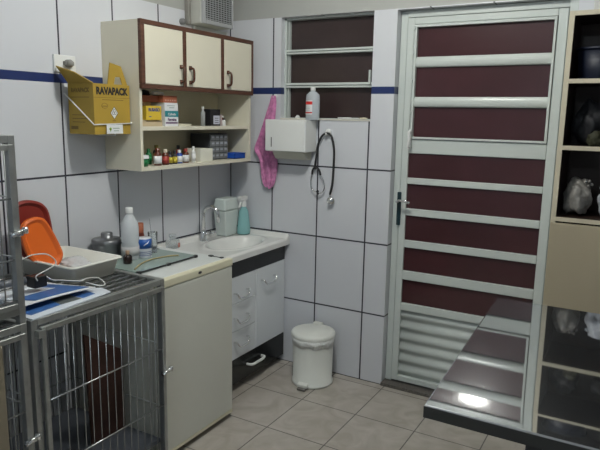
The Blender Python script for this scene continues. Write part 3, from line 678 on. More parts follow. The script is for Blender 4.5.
# can
c = (0.235, -0.988, ZG)
t = thing('spray_can', 'short blue and white can with a brown top on the glass sheet', 'can', c)
obj('can_body', lathe(B(), [(0, 0), (0.032, 0), (0.033, 0.003), (0.033, 0.088), (0.030, 0.093), (0, 0.093)], c, 28), mat('can_white', (.60, .62, .66), .35), t)
obj('blue_wrap', lathe(B(), [(0.0332, 0.045), (0.0337, 0.045), (0.0337, 0.089), (0.0332, 0.089)], c, 28), mat('can_blue', (.02, .10, .38), .35), t)
sw = B(); n_ = Vector((0.87, -0.5, 0)).normalized()
tube(sw, catmull([(c[0]+0.033*math.cos(a), c[1]+0.033*math.sin(a), c[2]+z) for a, z in ((-0.9, 0.058), (-0.6, 0.066), (-0.3, 0.072), (0.0, 0.082))]), [0.001+0.002*math.sin(PI*k/24) for k in range(25)], 6)
box(sw, 0, 0, 0, 0, 0, 0) if False else None
obj('white_swoosh', sw, M_paper, t)
sp = B()
for z in (0.012, 0.02, 0.028): lathe(sp, [(0.0332, z), (0.0336, z), (0.0336, z+0.003), (0.0332, z+0.003)], c, 28)
obj('label_print', sp, mat('blue_grey_print', (.12, .16, .32), .6), t)
c = (0.175, -0.955, ZG)
bottle('iodine_bottle', c, 0.022, 0.150, mat('reddish_brown_plastic', (0.15, 0.035, 0.02), .3), M_rust, 'reddish brown bottle standing behind the blue and white can', 'bottle', M_darkm, None, neck=0.7, caph=0.3)
c = (0.20, -0.895, ZG)
t = thing('clear_cup', 'slim clear plastic tumbler right of the blue can', 'tumbler', c)
obj('cup_wall', lathe(B(), [(0, 0), (0.020, 0), (0.023, 0.10), (0.0225, 0.10), (0.0195, 0.002)], c, 24), mat('thin_clear_plastic', (0.8, 0.83, 0.85), .1, trans=0.9, ior=1.1), t)
obj('straw', tube(B(), [(c[0], c[1], c[2]+0.004), (c[0]-0.01, c[1]-0.008, c[2]+0.165)], 0.002, 6), MATS['thin_clear_plastic'], t)
b_ = B(); tube(b_, catmull([(0.372, -1.185, ZG+0.0035), (0.325, -1.10, ZG+0.0035), (0.305, -1.01, ZG+0.0035), (0.325, -0.92, ZG+0.0035), (0.352, -0.885, ZG+0.0035)]), 0.0033, 8)
top('rubber_tubing', b_, mat('tan_latex', (0.40, 0.33, 0.16), .5), 'curved length of tan tubing lying on the glass sheet', 'tubing', smooth=True)

# ------------------------------------------------------------------ wire cages
def bars(bm, pts_pairs, r):
    for a, b in pts_pairs: tube(bm, [a, b], r, 6, caps=False)
    return bm
def cage(x0, x1, y0, y1, z0, z1, label, tray=0.045):
    t = thing('wire_cage', label, 'cage', ((x0+x1)/2, (y0+y1)/2, z0)); s = 0.022
    f = B()
    for x in (x0, x1-s):
        for y in (y0, y1-s): box(f, x, x+s, y, y+s, z0, z1)
    for z in (z0+0.03, z1-s):
        for x in (x0, x1-s): box(f, x, x+s, y0+s, y1-s, z, z+s)
        for y in (y0, y1-s): box(f, x0+s, x1-s, y, y+s, z, z+s)
    obj('frame', f, M_cage, t, bevel=0.002)
    n = 13; rb = B()
    for i in range(n):
        x = x0+s+0.012+(x1-x0-2*s-0.024)*i/(n-1); tube(rb, [(x, y0+0.004, z1-0.008), (x, y1-0.004, z1-0.008)], 0.0048, 6)
    obj('roof_bars', rb, M_wire, t)
    for y in (y0+s/2, y1-s/2):
        sb = B()
        for i in range(13):
            x = x0+s+0.018+(x1-x0-2*s-0.036)*i/12; tube(sb, [(x, y, z0+0.05), (x, y, z1-s)], 0.0022, 6)
        for z in (z0+(z1-z0)*0.36, z0+(z1-z0)*0.68): tube(sb, [(x0+s, y, z), (x1-s, y, z)], 0.0025, 6)
        obj('side_grille', sb, M_cage, t)
    bb = B()
    for i in range(13):
        y = y0+s+0.02+(y1-y0-2*s-0.04)*i/12; tube(bb, [(x0+s/2, y, z0+0.05), (x0+s/2, y, z1-s)], 0.0022, 6)
    for z in (z0+(z1-z0)*0.36, z0+(z1-z0)*0.68): tube(bb, [(x0+s/2, y0+s, z), (x0+s/2, y1-s, z)], 0.0025, 6)
    obj('back_grille', bb, M_cage, t)
    obj('floor_tray', bx(x0+s, x1-s, y0+s, y1-s, z0+tray, z0+tray+0.017), mat('tray_grey', (0.10, 0.11, 0.13), .35, metal=.3), t)
    # door
    xd0, xd1 = x1+0.001, x1+0.015; ya, yb, za, zb = y0+0.026, y1-0.016, z0+0.055, z1-0.026
    d = B(); w_ = 0.017
    box(d, xd0, xd1, ya, ya+w_, za, zb); box(d, xd0, xd1, yb-w_, yb, za, zb); box(d, xd0, xd1, ya+w_, yb-w_, zb-w_, zb); box(d, xd0, xd1, ya+w_, yb-w_, za, za+w_)
    dr_ = obj('door', d, M_cage, t, bevel=0.002)
    g = B(); nb = 14
    for i in range(nb):
        y = ya+w_+(yb-ya-2*w_)*(i+1)/(nb+1); tube(g, [(xd0+0.005, y, za+w_/2), (xd0+0.005, y, zb-w_/2)], 0.0018, 6)
    hz = [z0+(z1-z0)*k for k in (0.11, 0.388, 0.672)] if z1-z0 > 0.7 else [z0+(z1-z0)*k for k in (0.14, 0.36, 0.68)]
    for z in hz: tube(g, [(xd0+0.010, ya+w_/2, z), (xd0+0.010, yb-w_/2, z)], 0.0029, 6)
    obj('door_grille', g, M_wire, dr_)
    lt = B(); zl = z0+(z1-z0)*0.555 if z1-z0 > 0.7 else z0+(z1-z0)*0.50; yl = yb-0.008
    box(lt, xd1, xd1+0.010, yl-0.022, yl+0.016, zl-0.008, zl+0.008); tube(lt, [(xd1+0.012, yl-0.026, zl-0.004), (xd1+0.012, yl+0.022, zl+0.010)], 0.006, 10)
    lathe(lt, [(0, 0), (0.009, 0), (0.009, 0.018), (0, 0.018)], (xd1+0.012, yl+0.020, zl-0.002), 12)
    obj('latch', lt, M_chrome, dr_)
    for z in (za+0.08, zb-0.02): obj('hinge', bx(xd0-0.001, xd1+0.004, ya-0.014, ya+0.012, z-0.012, z+0.012), M_cage, dr_)
    return t
CG = 0.845
cage(0.06, 0.62, -1.868, -1.272, 0.0005, CG, 'low steel wire cage beside the fridge, carrying the papers and tray', 0.15)
cage(0.06, 0.62, -2.480, -1.882, 0.0005, CG, 'steel wire cage at the left edge, standing on the floor under another cage')
cage(0.06, 0.62, -2.480, -1.882, CG+0.0005, 1.415, 'upper steel wire cage stacked on top of another at the left edge')

# inside the low cage
t = thing('leaning_board', 'dark brown board standing inside the low cage beside the fridge', 'board', (0.405, -1.40, 0.1678))
M_choc = mat('dark_brown_felt', (0.045, 0.018, 0.012), 0.85, noise=0.2, nscale=20)
b_ = B(); prism(b_, [(0.400, -1.480, 0.1678), (0.400, -1.305, 0.1678), (0.400, -1.305, 0.515), (0.400, -1.497, 0.640)], (0.010, 0, 0.002)); obj('board_panel', b_, M_choc, t, bevel=0.002)
t = thing('low_wall_outlet', 'white wall outlet with a black plug seen through the low cage', 'outlet', (0, -1.222, 0.37))
obj('cover_plate', bx(0.0006, 0.010, -1.258, -1.188, 0.330, 0.440), M_whitepl, t, bevel=0.003)
obj('plug', bx(0.0105, 0.035, -1.240, -1.200, 0.345, 0.385), M_black, t, bevel=0.004)
cb = B(); tube(cb, catmull([(0.03, -1.222, 0.388), (0.035, -1.226, 0.45), (0.02, -1.229, 0.55), (0.022, -1.235, 0.70)]), 0.003, 6); obj('power_cord', cb, M_rubber, t)

# ------------------------------------------------------------------ on the low cage
ZT = CG + 0.0006
t = thing('white_tub', 'white rectangular plastic tub on top of the low cage', 'tub', (0.25, -1.42, ZT))
M_tub = mat('offwhite_plastic', (0.76, 0.76, 0.70), 0.35)
tb = B(); TX0, TX1, TY0, TY1, TZ = 0.070, 0.425, -1.545, -1.300, 0.915
def rr(x0, x1, y0, y1, r, z, k=5):
    out = []
    for cx, cy, a0 in ((x1-r, y1-r, 0), (x0+r, y1-r, PI/2), (x0+r, y0+r, PI), (x1-r, y0+r, 1.5*PI)):
        for i in range(k+1):
            a = a0+PI/2*i/k; out.append((cx+r*math.cos(a), cy+r*math.sin(a), z))
    return out
def loft(bm, loops, close=True):
    L_ = [[bm.verts.new(p) for p in l] for l in loops]; n = len(L_[0])
    for a, b in zip(L_, L_[1:]):
        for i in range(n): bm.faces.new((a[i], a[(i+1) % n], b[(i+1) % n], b[i])).smooth = True
    if close: bm.faces.new(L_[0][::-1]); bm.faces.new(L_[-1])
    return bm
i_ = 0.022
loft(tb, [rr(TX0+i_, TX1-i_, TY0+i_, TY1-i_, 0.02, ZT), rr(TX0+0.006, TX1-0.006, TY0+0.006, TY1-0.006, 0.022, TZ-0.006), rr(TX0-0.004, TX1+0.004, TY0-0.004, TY1+0.004, 0.024, TZ-0.006),
          rr(TX0-0.004, TX1+0.004, TY0-0.004, TY1+0.004, 0.024, TZ), rr(TX0+0.009, TX1-0.009, TY0+0.009, TY1-0.009, 0.022, TZ), rr(TX0+i_+0.004, TX1-i_-0.004, TY0+i_+0.004, TY1-i_-0.004, 0.02, ZT+0.004)])
obj('tub_body', tb, M_tub, t)
stn = B(); box(stn, 0, 0.0008, -0.011, 0.011, -0.008, 0.008)
stn.transform(Matrix.Translation((TX1-0.013, -1.475, 0.888)) @ Matrix.Rotation(0.26, 4, 'Y')); obj('grey_mark', stn, mat('grey_smudge', (.2, .2, .2), .7), t)
blob('crumpled_film', (0.245, -1.385, ZT+0.0045), (0.085, 0.055, 0.022), M_film, 'crumpled clear plastic film heaped inside the white tub', 'plastic film', 11, amp=0.6)
def dish(name, outline, x0, lean, thick, m_, label, cat):
    """rounded dish panel in a y-z outline, leaning towards the wall"""
    bm = B()
    pts = catmull([(x0-(z-outline[0][1])*lean, y, z) for y, z in outline] + [(x0-(outline[0][1]-outline[0][1])*lean, outline[0][0], outline[0][1])], 4)[:-1]
    a = [bm.verts.new(p) for p in pts]; b = [bm.verts.new(Vector(p)+Vector((-thick, 0, 0))) for p in pts]; n = len(a)
    f1 = bm.faces.new(a); bm.faces.new(b[::-1])
    for i in range(n): bm.faces.new((a[i], b[i], b[(i+1) % n], a[(i+1) % n]))
    bmesh.ops.recalc_face_normals(bm, faces=bm.faces)
    for v, s_ in ((0.010, 0.004), (0.012, -0.010)):
        bmesh.ops.inset_individual(bm, faces=[f1], thickness=v, depth=s_)
    return top(name, bm, m_, label, cat, bevel=0.003)
dish('orange_scoop', [(-1.500, ZT+0.024), (-1.452, 0.872), (-1.418, 0.905), (-1.420, 0.945), (-1.462, 1.045), (-1.492, 1.076), (-1.535, 1.078), (-1.572, 1.060), (-1.585, 1.020), (-1.570, 0.940), (-1.520, 0.885)], 0.215, 0.12, 0.012, mat('orange_plastic', (0.72, 0.135, 0.015), .4), 'orange rounded plastic scoop leaning in the white tub', 'scoop')
dish('red_scoop', [(-1.50, ZT+0.012), (-1.430, 0.880), (-1.405, 0.940), (-1.412, 1.060), (-1.432, 1.110), (-1.475, 1.135), (-1.530, 1.140), (-1.570, 1.115), (-1.580, 1.00), (-1.530, 0.90)], 0.150, 0.05, 0.012, mat('dark_red_plastic', (0.22, 0.022, 0.015), .4), 'dark red rounded plastic scoop behind the orange one', 'scoop')
# papers
M_blue = mat('blue_print', (0.045, 0.13, 0.36), 0.4)
M_pap2 = mat('pale_print_paper', (0.62, 0.66, 0.72), 0.5)
t = thing('paper_leaflet', 'white leaflet with blue print lying flat on the low cage', 'leaflet', (0.53, -1.70, ZT))
b_ = B(); prism(b_, [(0.622, -1.862, ZT), (0.592, -1.520, ZT), (0.530, -1.505, ZT), (0.40, -1.60, ZT), (0.36, -1.80, ZT), (0.45, -1.865, ZT)], (0, 0, 0.004)); obj('sheet', b_, M_pap2, t)
b_ = B(); prism(b_, [(0.585, -1.840, ZT+0.0042), (0.572, -1.720, ZT+0.0042), (0.48, -1.70, ZT+0.0042), (0.48, -1.85, ZT+0.0042)], (0, 0, 0.0004)); prism(b_, [(0.575, -1.63, ZT+0.0042), (0.568, -1.57, ZT+0.0042), (0.50, -1.56, ZT+0.0042), (0.50, -1.63, ZT+0.0042)], (0, 0, 0.0004)); obj('blue_print_area', b_, M_blue, t)
b_ = B(); prism(b_, [(0.571, -1.718, ZT+0.0042), (0.575, -1.635, ZT+0.0042), (0.49, -1.63, ZT+0.0042), (0.48, -1.70, ZT+0.0042)], (0, 0, 0.0003)); obj('grey_print_area', b_, mat('grey_picture', (.10, .11, .11), .5), t)
t = thing('blue_booklet', 'blue-covered booklet with curling front edge on top of the leaflet', 'booklet', (0.47, -1.65, ZT+0.005))
def sheet(bm, x0, x1, y0, y1, zf, n=12, th=0.0):
    g = [[bm.verts.new((x0+(x1-x0)*i/n, y0+(y1-y0)*j/n + 0.10*(i/n-0.5)*0.3, zf(i/n, j/n)+th)) for j in range(n+1)] for i in range(n+1)]
    for i in range(n):
        for j in range(n): bm.faces.new((g[i][j], g[i+1][j], g[i+1][j+1], g[i][j+1])).smooth = True
    return bm
zf = lambda u, v: ZT+0.007+0.022*max(0, u-0.25)*(1.2-0.5*v)+0.004*math.sin(v*3)
obj('pages', sheet(B(), 0.30, 0.548, -1.86, -1.565, zf), M_paper, t, solid=0.004)
zf2 = lambda u, v: zf(0.22+u*0.70, 0.2+0.75*v)+0.0035
obj('cover', sheet(B(), 0.355, 0.532, -1.80, -1.58, zf2), M_blue, t, solid=0.0012)
zf3 = lambda u, v: zf(0.10+u*0.5, 0.1+0.60*v)+0.0055
obj('printed_page', sheet(B(), 0.325, 0.445, -1.83, -1.655, zf3), M_pap2, t, solid=0.001)
# adapter and cord
t = thing('power_adapter', 'small black adapter with a looping white cord on the booklet', 'adapter', (0.43, -1.70, 0.886))
obj('adapter_block', bx(0.400, 0.448, -1.722, -1.672, 0.884, 0.924), M_black, t, bevel=0.004)
M_cord = mat('white_cord', (0.62, 0.63, 0.60), .5)
obj('cord_loop', tube(B(), catmull([(0.45, -1.81, 0.985), (0.45, -1.747, 1.002), (0.45, -1.716, 1.005), (0.45, -1.670, 0.997), (0.45, -1.638, 0.970), (0.45, -1.641, 0.953), (0.45, -1.681, 0.940), (0.452, -1.718, 0.930), (0.452, -1.714, 0.912)]), 0.0022, 8), M_cord, t, smooth=True)
obj('cord_tail', tube(B(), catmull([(0.449, -1.675, 0.918), (0.452, -1.655, 0.902), (0.455, -1.620, 0.893), (0.495, -1.573, 0.886), (0.470, -1.520, 0.880), (0.479, -1.476, 0.872), (0.542, -1.501, 0.866), (0.558, -1.538, 0.870), (0.520, -1.570, 0.884)]), 0.0022, 8), M_cord, t, smooth=True)
sw_ = B(); tube(sw_, [(0.42, -1.86, 0.92), (0.42, -1.74, 0.915)], 0.013, 10); top('grey_cable_end', sw_, mat('slate_plastic', (.14, .15, .17), .4), 'grey cylindrical connector lying just left of the black adapter', 'connector')
# papers in the upper left cage
t = thing('folded_paper', 'pale folded papers lying inside the upper left cage', 'papers', (0.45, -2.05, CG+0.0632))
b_ = B(); prism(b_, [(0.58, -2.10, CG+0.063), (0.57, -1.92, CG+0.063), (0.30, -1.93, CG+0.063), (0.30, -2.12, CG+0.063)], (0, 0, 0.012)); obj('paper_stack', b_, M_pap2, t)
b_ = B(); prism(b_, [(0.56, -2.06, CG+0.0755), (0.55, -1.94, CG+0.0755), (0.45, -1.95, CG+0.0755), (0.44, -2.07, CG+0.0755)], (0, 0, 0.0006)); obj('blue_print_area', b_, M_blue, t)
# wooden post at the lower left
ps = B(); box(ps, 0.70, 0.765, -2.150, -2.058, 0.0005, 0.86)
top('wooden_post', ps, mat('pale_wood', (0.22, 0.185, 0.13), .55, noise=.1, nscale=5), 'narrow pale wooden post at the lower left edge', 'post', bevel=0.004)

# ------------------------------------------------------------------ pedal bin
c = (0.692, -0.163, 0.0005)
t = thing('pedal_bin', 'white round pedal bin on the floor by the tiled wall', 'bin', c)
M_bin = mat('bin_white', (0.72, 0.73, 0.69), 0.35)
obj('bin_body', lathe(B(), [(0, 0), (0.110, 0), (0.117, 0.004), (0.117, 0.016), (0.110, 0.020), (0.115, 0.255), (0.118, 0.270), (0.120, 0.272), (0.120, 0.280), (0.112, 0.280)], c, 48), M_bin, t)
bgm = B(); R_ = []
for k in range(49):
    a = 2*PI*k/48
lo_, hi_ = [], []
from mathutils import noise as nz
for k in range(60):
    a = 2*PI*k/60; q = nz.noise(Vector((math.cos(a)*2, math.sin(a)*2, 1.7)))
    lo_.append(bgm.verts.new((c[0]+(0.1180+0.004*q)*math.cos(a), c[1]+(0.1180+0.004*q)*math.sin(a), c[2]+0.235+0.018*q+0.004*math.sin(a*9))))
    hi_.append(bgm.verts.new((c[0]+0.1225*math.cos(a), c[1]+0.1225*math.sin(a), c[2]+0.2785)))
for k in range(60): bgm.faces.new((lo_[k], lo_[(k+1) % 60], hi_[(k+1) % 60], hi_[k])).smooth = True
obj('bin_liner', bgm, mat('white_liner', (0.74, 0.75, 0.73), .3, bump=0.8, bscale=60), t, solid=0.001)
obj('lid', lathe(B(), [(0.123, 0.276), (0.1245, 0.280), (0.1245, 0.291), (0.120, 0.299), (0.104, 0.304), (0.098, 0.303), (0.092, 0.306), (0, 0.309)], c, 48), M_bin, t)
hn = B(); box(hn, c[0]-0.060, c[0]-0.005, c[1]+0.104, c[1]+0.132, c[2]+0.270, c[2]+0.308); obj('lid_hinge', hn, M_bin, t, bevel=0.004)
pv = Vector((0.08, -1, 0)).normalized()
pd_ = B(); ang = math.atan2(pv.y, pv.x)
boxr(pd_, (c[0]+pv.x*0.128, c[1]+pv.y*0.128, 0.026), (0.030, 0.060, 0.018), (0, 0.15, ang)); obj('pedal_housing', pd_, M_bin, t, bevel=0.004)
pd_ = B(); boxr(pd_, (c[0]+pv.x*0.140, c[1]+pv.y*0.140, 0.011), (0.030, 0.048, 0.010), (0, 0.15, ang)); obj('pedal', pd_, mat('pedal_grey', (.16, .15, .14), .5), t, bevel=0.002)

# ------------------------------------------------------------------ on the back wall
t = thing('towel_dispenser', 'white paper towel dispenser on the back wall below the window', 'dispenser', (0.467, 0, 1.235))
QX0, QX1 = 0.336, 0.597
obj('housing', bx(QX0, QX1, -0.130, -0.0015, 1.287, 1.462), M_whitepl, t, bevel=0.005)
cv = B(); box(cv, QX0+0.004, QX1-0.004, -0.1335, -0.131, 1.291, 1.458); obj('front_cover', cv, M_whitepl, t, bevel=0.001)
ky = B(); box(ky, QX0+0.042, QX0+0.047, -0.1345, -0.1338, 1.312, 1.365); obj('level_slot', ky, M_black, t)
sp_ = B(); prism(sp_, [(QX0+0.035, -0.11, 1.287), (QX0+0.035, -0.015, 1.287), (QX0+0.035, -0.020, 1.243), (QX0+0.035, -0.075, 1.243)], (0.205, 0, 0)); obj('paper_chute', sp_, mat('beige_translucent', (.50, .49, .42), .45), t, bevel=0.003)
# saline bottle
c = (0.596, -0.052, 1.4630)
t = thing('saline_bottle', 'clear saline bottle with a red and white label on the dispenser', 'bottle', c)
obj('bottle_body', lathe(B(), [(0, 0), (0.037, 0), (0.040, 0.004), (0.040, 0.118), (0.037, 0.136), (0.022, 0.150), (0.012, 0.155), (0.012, 0.162)], c, 28, sx=1.0, sy=0.75), mat('saline_plastic', (0.68, 0.73, 0.78), 0.18, trans=0.4, ior=1.25), t)
obj('cap', lathe(B(), [(0.0135, 0.158), (0.0135, 0.172), (0.010, 0.176), (0, 0.176)], c, 20), M_whitepl, t)
lb = B(); NN = 14
def arc_patch(bm, a0, a1, z0, z1, r, sy=0.75, n=10):
    vs = [(bm.verts.new((c[0]+r*math.cos(a0+(a1-a0)*k/n), c[1]+r*sy*math.sin(a0+(a1-a0)*k/n), z0)), bm.verts.new((c[0]+r*math.cos(a0+(a1-a0)*k/n), c[1]+r*sy*math.sin(a0+(a1-a0)*k/n), z1))) for k in range(n+1)]
    for a, b in zip(vs, vs[1:]): bm.faces.new((a[0], b[0], b[1], a[1])).smooth = True
arc_patch(lb, -2.75, -1.25, c[2]+0.030, c[2]+0.105, 0.0404); obj('paper_label', lb, M_paper, t)
lb = B(); arc_patch(lb, -2.75, -1.25, c[2]+0.083, c[2]+0.100, 0.0408); arc_patch(lb, -2.75, -1.25, c[2]+0.036, c[2]+0.043, 0.0408); obj('red_band', lb, mat('bright_red_print', (.60, .03, .03), .5), t)
lb = B()
for z in (0.052, 0.060, 0.068): arc_patch(lb, -2.6, -1.6, c[2]+z, c[2]+z+0.0025, 0.0408)
obj('label_print', lb, MATS['grey_print'], t)
# small things on the sill
ZS = WZ0+0.0092
b_ = B(); tube(b_, [(0.720, 0.012, ZS+0.005), (0.80, 0.014, ZS+0.005)], 0.0045, 8); tube(b_, [(0.80, 0.014, ZS+0.005), (0.845, 0.014, ZS+0.005)], 0.003, 8); top('syringe', b_, M_whitepl, 'thin white syringe lying on the window sill', 'syringe')
blob('wad_of_gauze', (0.872, 0.012, ZS), (0.022, 0.012, 0.006), mat('cream_gauze', (.6, .55, .42), .8), 'small cream wad at the right end of the window sill', 'gauze', 2)
b_ = B(); lathe(b_, [(0, 0), (0.014, 0), (0.014, 0.006), (0.007, 0.016), (0, 0.018)], (0.462, 0.015, ZS), 16); top('pill_cup', b_, M_whitepl, 'small white plastic cup upside down on the sill behind the dispenser', 'cup')
# stethoscope on its hook
t = thing('wall_hook', 'round white hook holding the stethoscope below the window', 'hook', (0.671, 0, 1.385))
b_ = B(); lathe(b_, [(0, 0), (0.018, 0), (0.018, 0.006), (0, 0.008)], (0, 0, 0), 20); b_.transform(Matrix.Translation((0.671, -0.001, 1.398)) @ Matrix.Rotation(PI/2, 4, 'X')); obj('hook_plate', b_, M_whitepl, t)
obj('peg', tube(B(), [(0.671, -0.008, 1.384), (0.671, -0.032, 1.384), (0.671, -0.034, 1.394)], 0.0045, 8), M_whitepl, t)
t = thing('stethoscope', 'black stethoscope hanging from the hook under the window', 'stethoscope', (0.66, -0.02, 1.0))
obj('tubing', tube(B(), catmull([(0.700, -0.021, 1.055), (0.713, -0.021, 1.12), (0.719, -0.021, 1.25), (0.716, -0.021, 1.32), (0.700, -0.021, 1.376), (0.671, -0.021, 1.393), (0.638, -0.021, 1.372), (0.616, -0.021, 1.320), (0.606, -0.021, 1.25), (0.602, -0.021, 1.205), (0.606, -0.021, 1.190)], 8), 0.0062, 10), M_rubber, t, smooth=True)
obj('yoke_tubing', tube(B(), catmull([(0.583, -0.021, 1.160), (0.588, -0.021, 1.188), (0.606, -0.021, 1.203), (0.628, -0.021, 1.188), (0.638, -0.021, 1.160)]), 0.0055, 10), M_rubber, t, smooth=True)
bn = B(); tube(bn, catmull([(0.583, -0.021, 1.162), (0.577, -0.021, 1.13), (0.582, -0.021, 1.085), (0.600, -0.023, 1.066), (0.620, -0.028, 1.066)]), 0.0032, 8)
tube(bn, catmull([(0.638, -0.021, 1.162), (0.658, -0.021, 1.13), (0.664, -0.021, 1.09), (0.650, -0.021, 1.062), (0.632, -0.026, 1.056)]), 0.0032, 8); obj('ear_tubes', bn, M_chrome, t)
et = B(); tube(et, [(0.618, -0.028, 1.066), (0.630, -0.030, 1.068)], [0.004, 0.007], 8); tube(et, [(0.634, -0.026, 1.056), (0.622, -0.028, 1.053)], [0.004, 0.007], 8); obj('ear_tips', et, M_rubber, t)
cp = B(); tube(cp, [(0.700, -0.021, 1.060), (0.702, -0.021, 1.040)], 0.0045, 8)
q = B(); lathe(q, [(0, -0.008), (0.020, -0.008), (0.022, 0), (0.020, 0.006), (0, 0.008)], (0, 0, 0), 24); q.transform(Matrix.Translation((0.706, -0.021, 1.020)) @ Matrix.Rotation(PI/2, 4, 'X') @ Matrix.Rotation(0.3, 4, 'Y'))
me = bpy.data.meshes.new('t'); q.to_mesh(me); cp.from_mesh(me); bpy.data.meshes.remove(me); obj('chest_piece', cp, M_chrome, t)
# pink cloth
t = thing('towel_hook', 'small white hook holding the pink cloth left of the window', 'hook', (0.322, 0, 1.60))
b_ = B(); lathe(b_, [(0, 0), (0.011, 0), (0.011, 0.005), (0, 0.006)], (0, 0, 0), 16); b_.transform(Matrix.Translation((0.322, -0.001, 1.592)) @ Matrix.Rotation(PI/2, 4, 'X')); tube(b_, [(0.322, -0.006, 1.588), (0.322, -0.026, 1.588)], 0.004, 8); obj('hook_plate', b_, M_whitepl, t)
rows = [(1.597, .308, .334), (1.57, .298, .340), (1.52, .280, .338), (1.46, .262, .333), (1.40, .243, .331), (1.34, .218, .331), (1.295, .192, .332), (1.27, .196, .331), (1.245, .222, .34), (1.21, .236, .352), (1.16, .240, .348), (1.11, .250, .342), (1.075, .262, .332), (1.062, .280, .318)]
tw = B(); n = 30; gr_ = []
for k, (z, a, b) in enumerate(rows):
    row = []
    for j in range(n+1):
        u = j/n; x = a+(b-a)*u; fold = math.sin(u*15+z*4)*0.008*min(1, (b-a)/0.09) + 0.004*math.sin(u*31+z*17)
        row.append(tw.verts.new((x, -0.024+fold, z+0.008*math.sin(u*9)*(k/13))))
    gr_.append(row)
for k in range(len(rows)-1):
    for j in range(n): tw.faces.new((gr_[k][j], gr_[k][j+1], gr_[k+1][j+1], gr_[k+1][j])).smooth = True
M_pink = mat('pink_cloth', (0.55, 0.21, 0.40), 0.85, noise=0.30, nscale=45, bump=0.3, bscale=70)
tw_o = top('pink_cloth', tw, M_pink, 'mottled pink cloth hanging from a hook beside the dispenser', 'cloth', solid=0.003)
sb_ = tw_o.modifiers.new('sub', 'SUBSURF'); sb_.levels = 1; sb_.render_levels = 2

# ------------------------------------------------------------------ bookcase at the right
KX0, KX1, KY = 1.888, 2.72, -0.285
t = thing('shelving_unit', 'tall dark brown shelving unit with cream edges right of the door', 'shelf', ((KX0+KX1)/2, KY/2, 0))
M_dkw = mat('dark_brown_board', (0.022, 0.011, 0.007), 0.5)
M_edge = mat('cream_edging', (0.50, 0.45, 0.34), 0.45)
M_panel = mat('beige_panel', (0.35, 0.30, 0.21), 0.45)
cz = B(); s = 0.018
box(cz, KX0, KX0+s, KY+0.003, -0.003, 0.0005, 1.915); box(cz, KX1-s, KX1, KY+0.003, -0.003, 0.0005, 1.915); box(cz, KX0+s, KX1-s, -0.010, -0.003, 0.0005, 1.915)
obj('carcass', cz, M_dkw, t)
ZK = (1.086, 1.384, 1.652)
for z in ZK + (1.915,):
    sh = obj('shelf', bx(KX0+s, KX1-s, KY+0.003, -0.010, z-s, z), M_dkw, t)
    obj('shelf_edge', bx(KX0+s-0.001, KX1-s+0.001, KY, KY+0.003, z-s, z), M_edge, sh)
e_ = B(); box(e_, KX0, KX0+s, KY, KY+0.003, 0.0005, 1.915); box(e_, KX1-s, KX1, KY, KY+0.003, 0.0005, 1.915); obj('edge_banding', e_, M_edge, t)
sp_ = B(); box(sp_, KX0-0.002, KX0, KY, -0.003, 0.0005, 1.915); obj('outer_side', sp_, M_edge, t)
for a, b in ((KX0+0.001, (KX0+KX1)/2-0.001), ((KX0+KX1)/2+0.001, KX1-0.001)):
    obj('cupboard_door', bx(a, b, KY-0.018, KY-0.001, 0.03, 1.062), M_panel, t, bevel=0.002)
# contents
c = (2.008, -0.150, ZK[2]+0.0005)
t = thing('blue_bucket', 'dark blue round pot on the top compartment of the shelving unit', 'bucket', c)
M_navyp = mat('navy_plastic', (0.004, 0.007, 0.020), .5)
obj('bucket_body', lathe(B(), [(0, 0), (0.078, 0), (0.082, 0.006), (0.094, 0.125), (0.090, 0.125), (0.076, 0.008)], c, 36), M_navyp, t)
obj('bucket_rim', lathe(B(), [(0.094, 0.118), (0.099, 0.118), (0.099, 0.128), (0.094, 0.128)], c, 36), M_navyp, t)
blob('dark_bag', (1.985, -0.12, ZK[1]+0.0005), (0.06, 0.07, 0.085), M_blackcloth, 'crumpled black bag in the middle compartment of the shelving unit', 'bag', 21, amp=0.4)
blob('olive_pouch', (2.02, -0.245, ZK[1]+0.0005), (0.028, 0.018, 0.030), mat('olive_cloth', (.022, .022, .008), .7), 'small olive pouch in front of the black bag', 'pouch', 8, amp=0.3)
blob('dark_bag', (2.20, -0.14, ZK[1]+0.0005), (0.08, 0.07, 0.095), M_blackcloth, 'second crumpled black bag further right in the middle compartment', 'bag', 31, amp=0.4)
M_bag = mat('grey_plastic_bag', (0.20, 0.19, 0.175), 0.35, bump=1.0, bscale=24, noise=0.15, nscale=20)
M_bag2 = mat('white_plastic_bag', (0.52, 0.54, 0.58), 0.3, bump=1.0, bscale=24, noise=0.12, nscale=20)
def bag(loc, s_, m_, label, seed, sx):
    t = thing('plastic_bag', label, 'bag', loc, 'tied plastic bags on the lower open compartment')
    bm = blob(None, loc, s_, m_, '', '', seed, amp=0.30); obj('bag_body', bm, m_, t, smooth=True)
    kn = B(); x, y, z = loc[0]+sx, loc[1], loc[2]+s_[2]*1.62
    tube(kn, catmull([(x-0.02, y, z-0.012), (x-0.004, y-0.01, z+0.010), (x+0.014, y-0.012, z+0.012), (x+0.022, y, z-0.004), (x+0.004, y, z-0.010)]), [0.005+0.004*math.sin(k*0.9) for k in range(33)], 8)
    obj('knotted_handles', kn, m_, t, smooth=True)
bag((1.974, -0.180, ZK[0]+0.0005), (0.053, 0.060, 0.084), M_bag, 'grey tied plastic bag, left one on the lower open compartment', 41, 0.025)
bag((2.103, -0.180, ZK[0]+0.0005), (0.052, 0.060, 0.080), M_bag2, 'white tied plastic bag right of the grey one', 47, -0.025)
pbox('white_carton', 1.965, 2.20, -0.22, -0.05, 1.9155, 2.08, mat('offwhite_card', (.55, .56, .54), .6), 'off-white carton on top of the shelving unit', bevel=0.004)

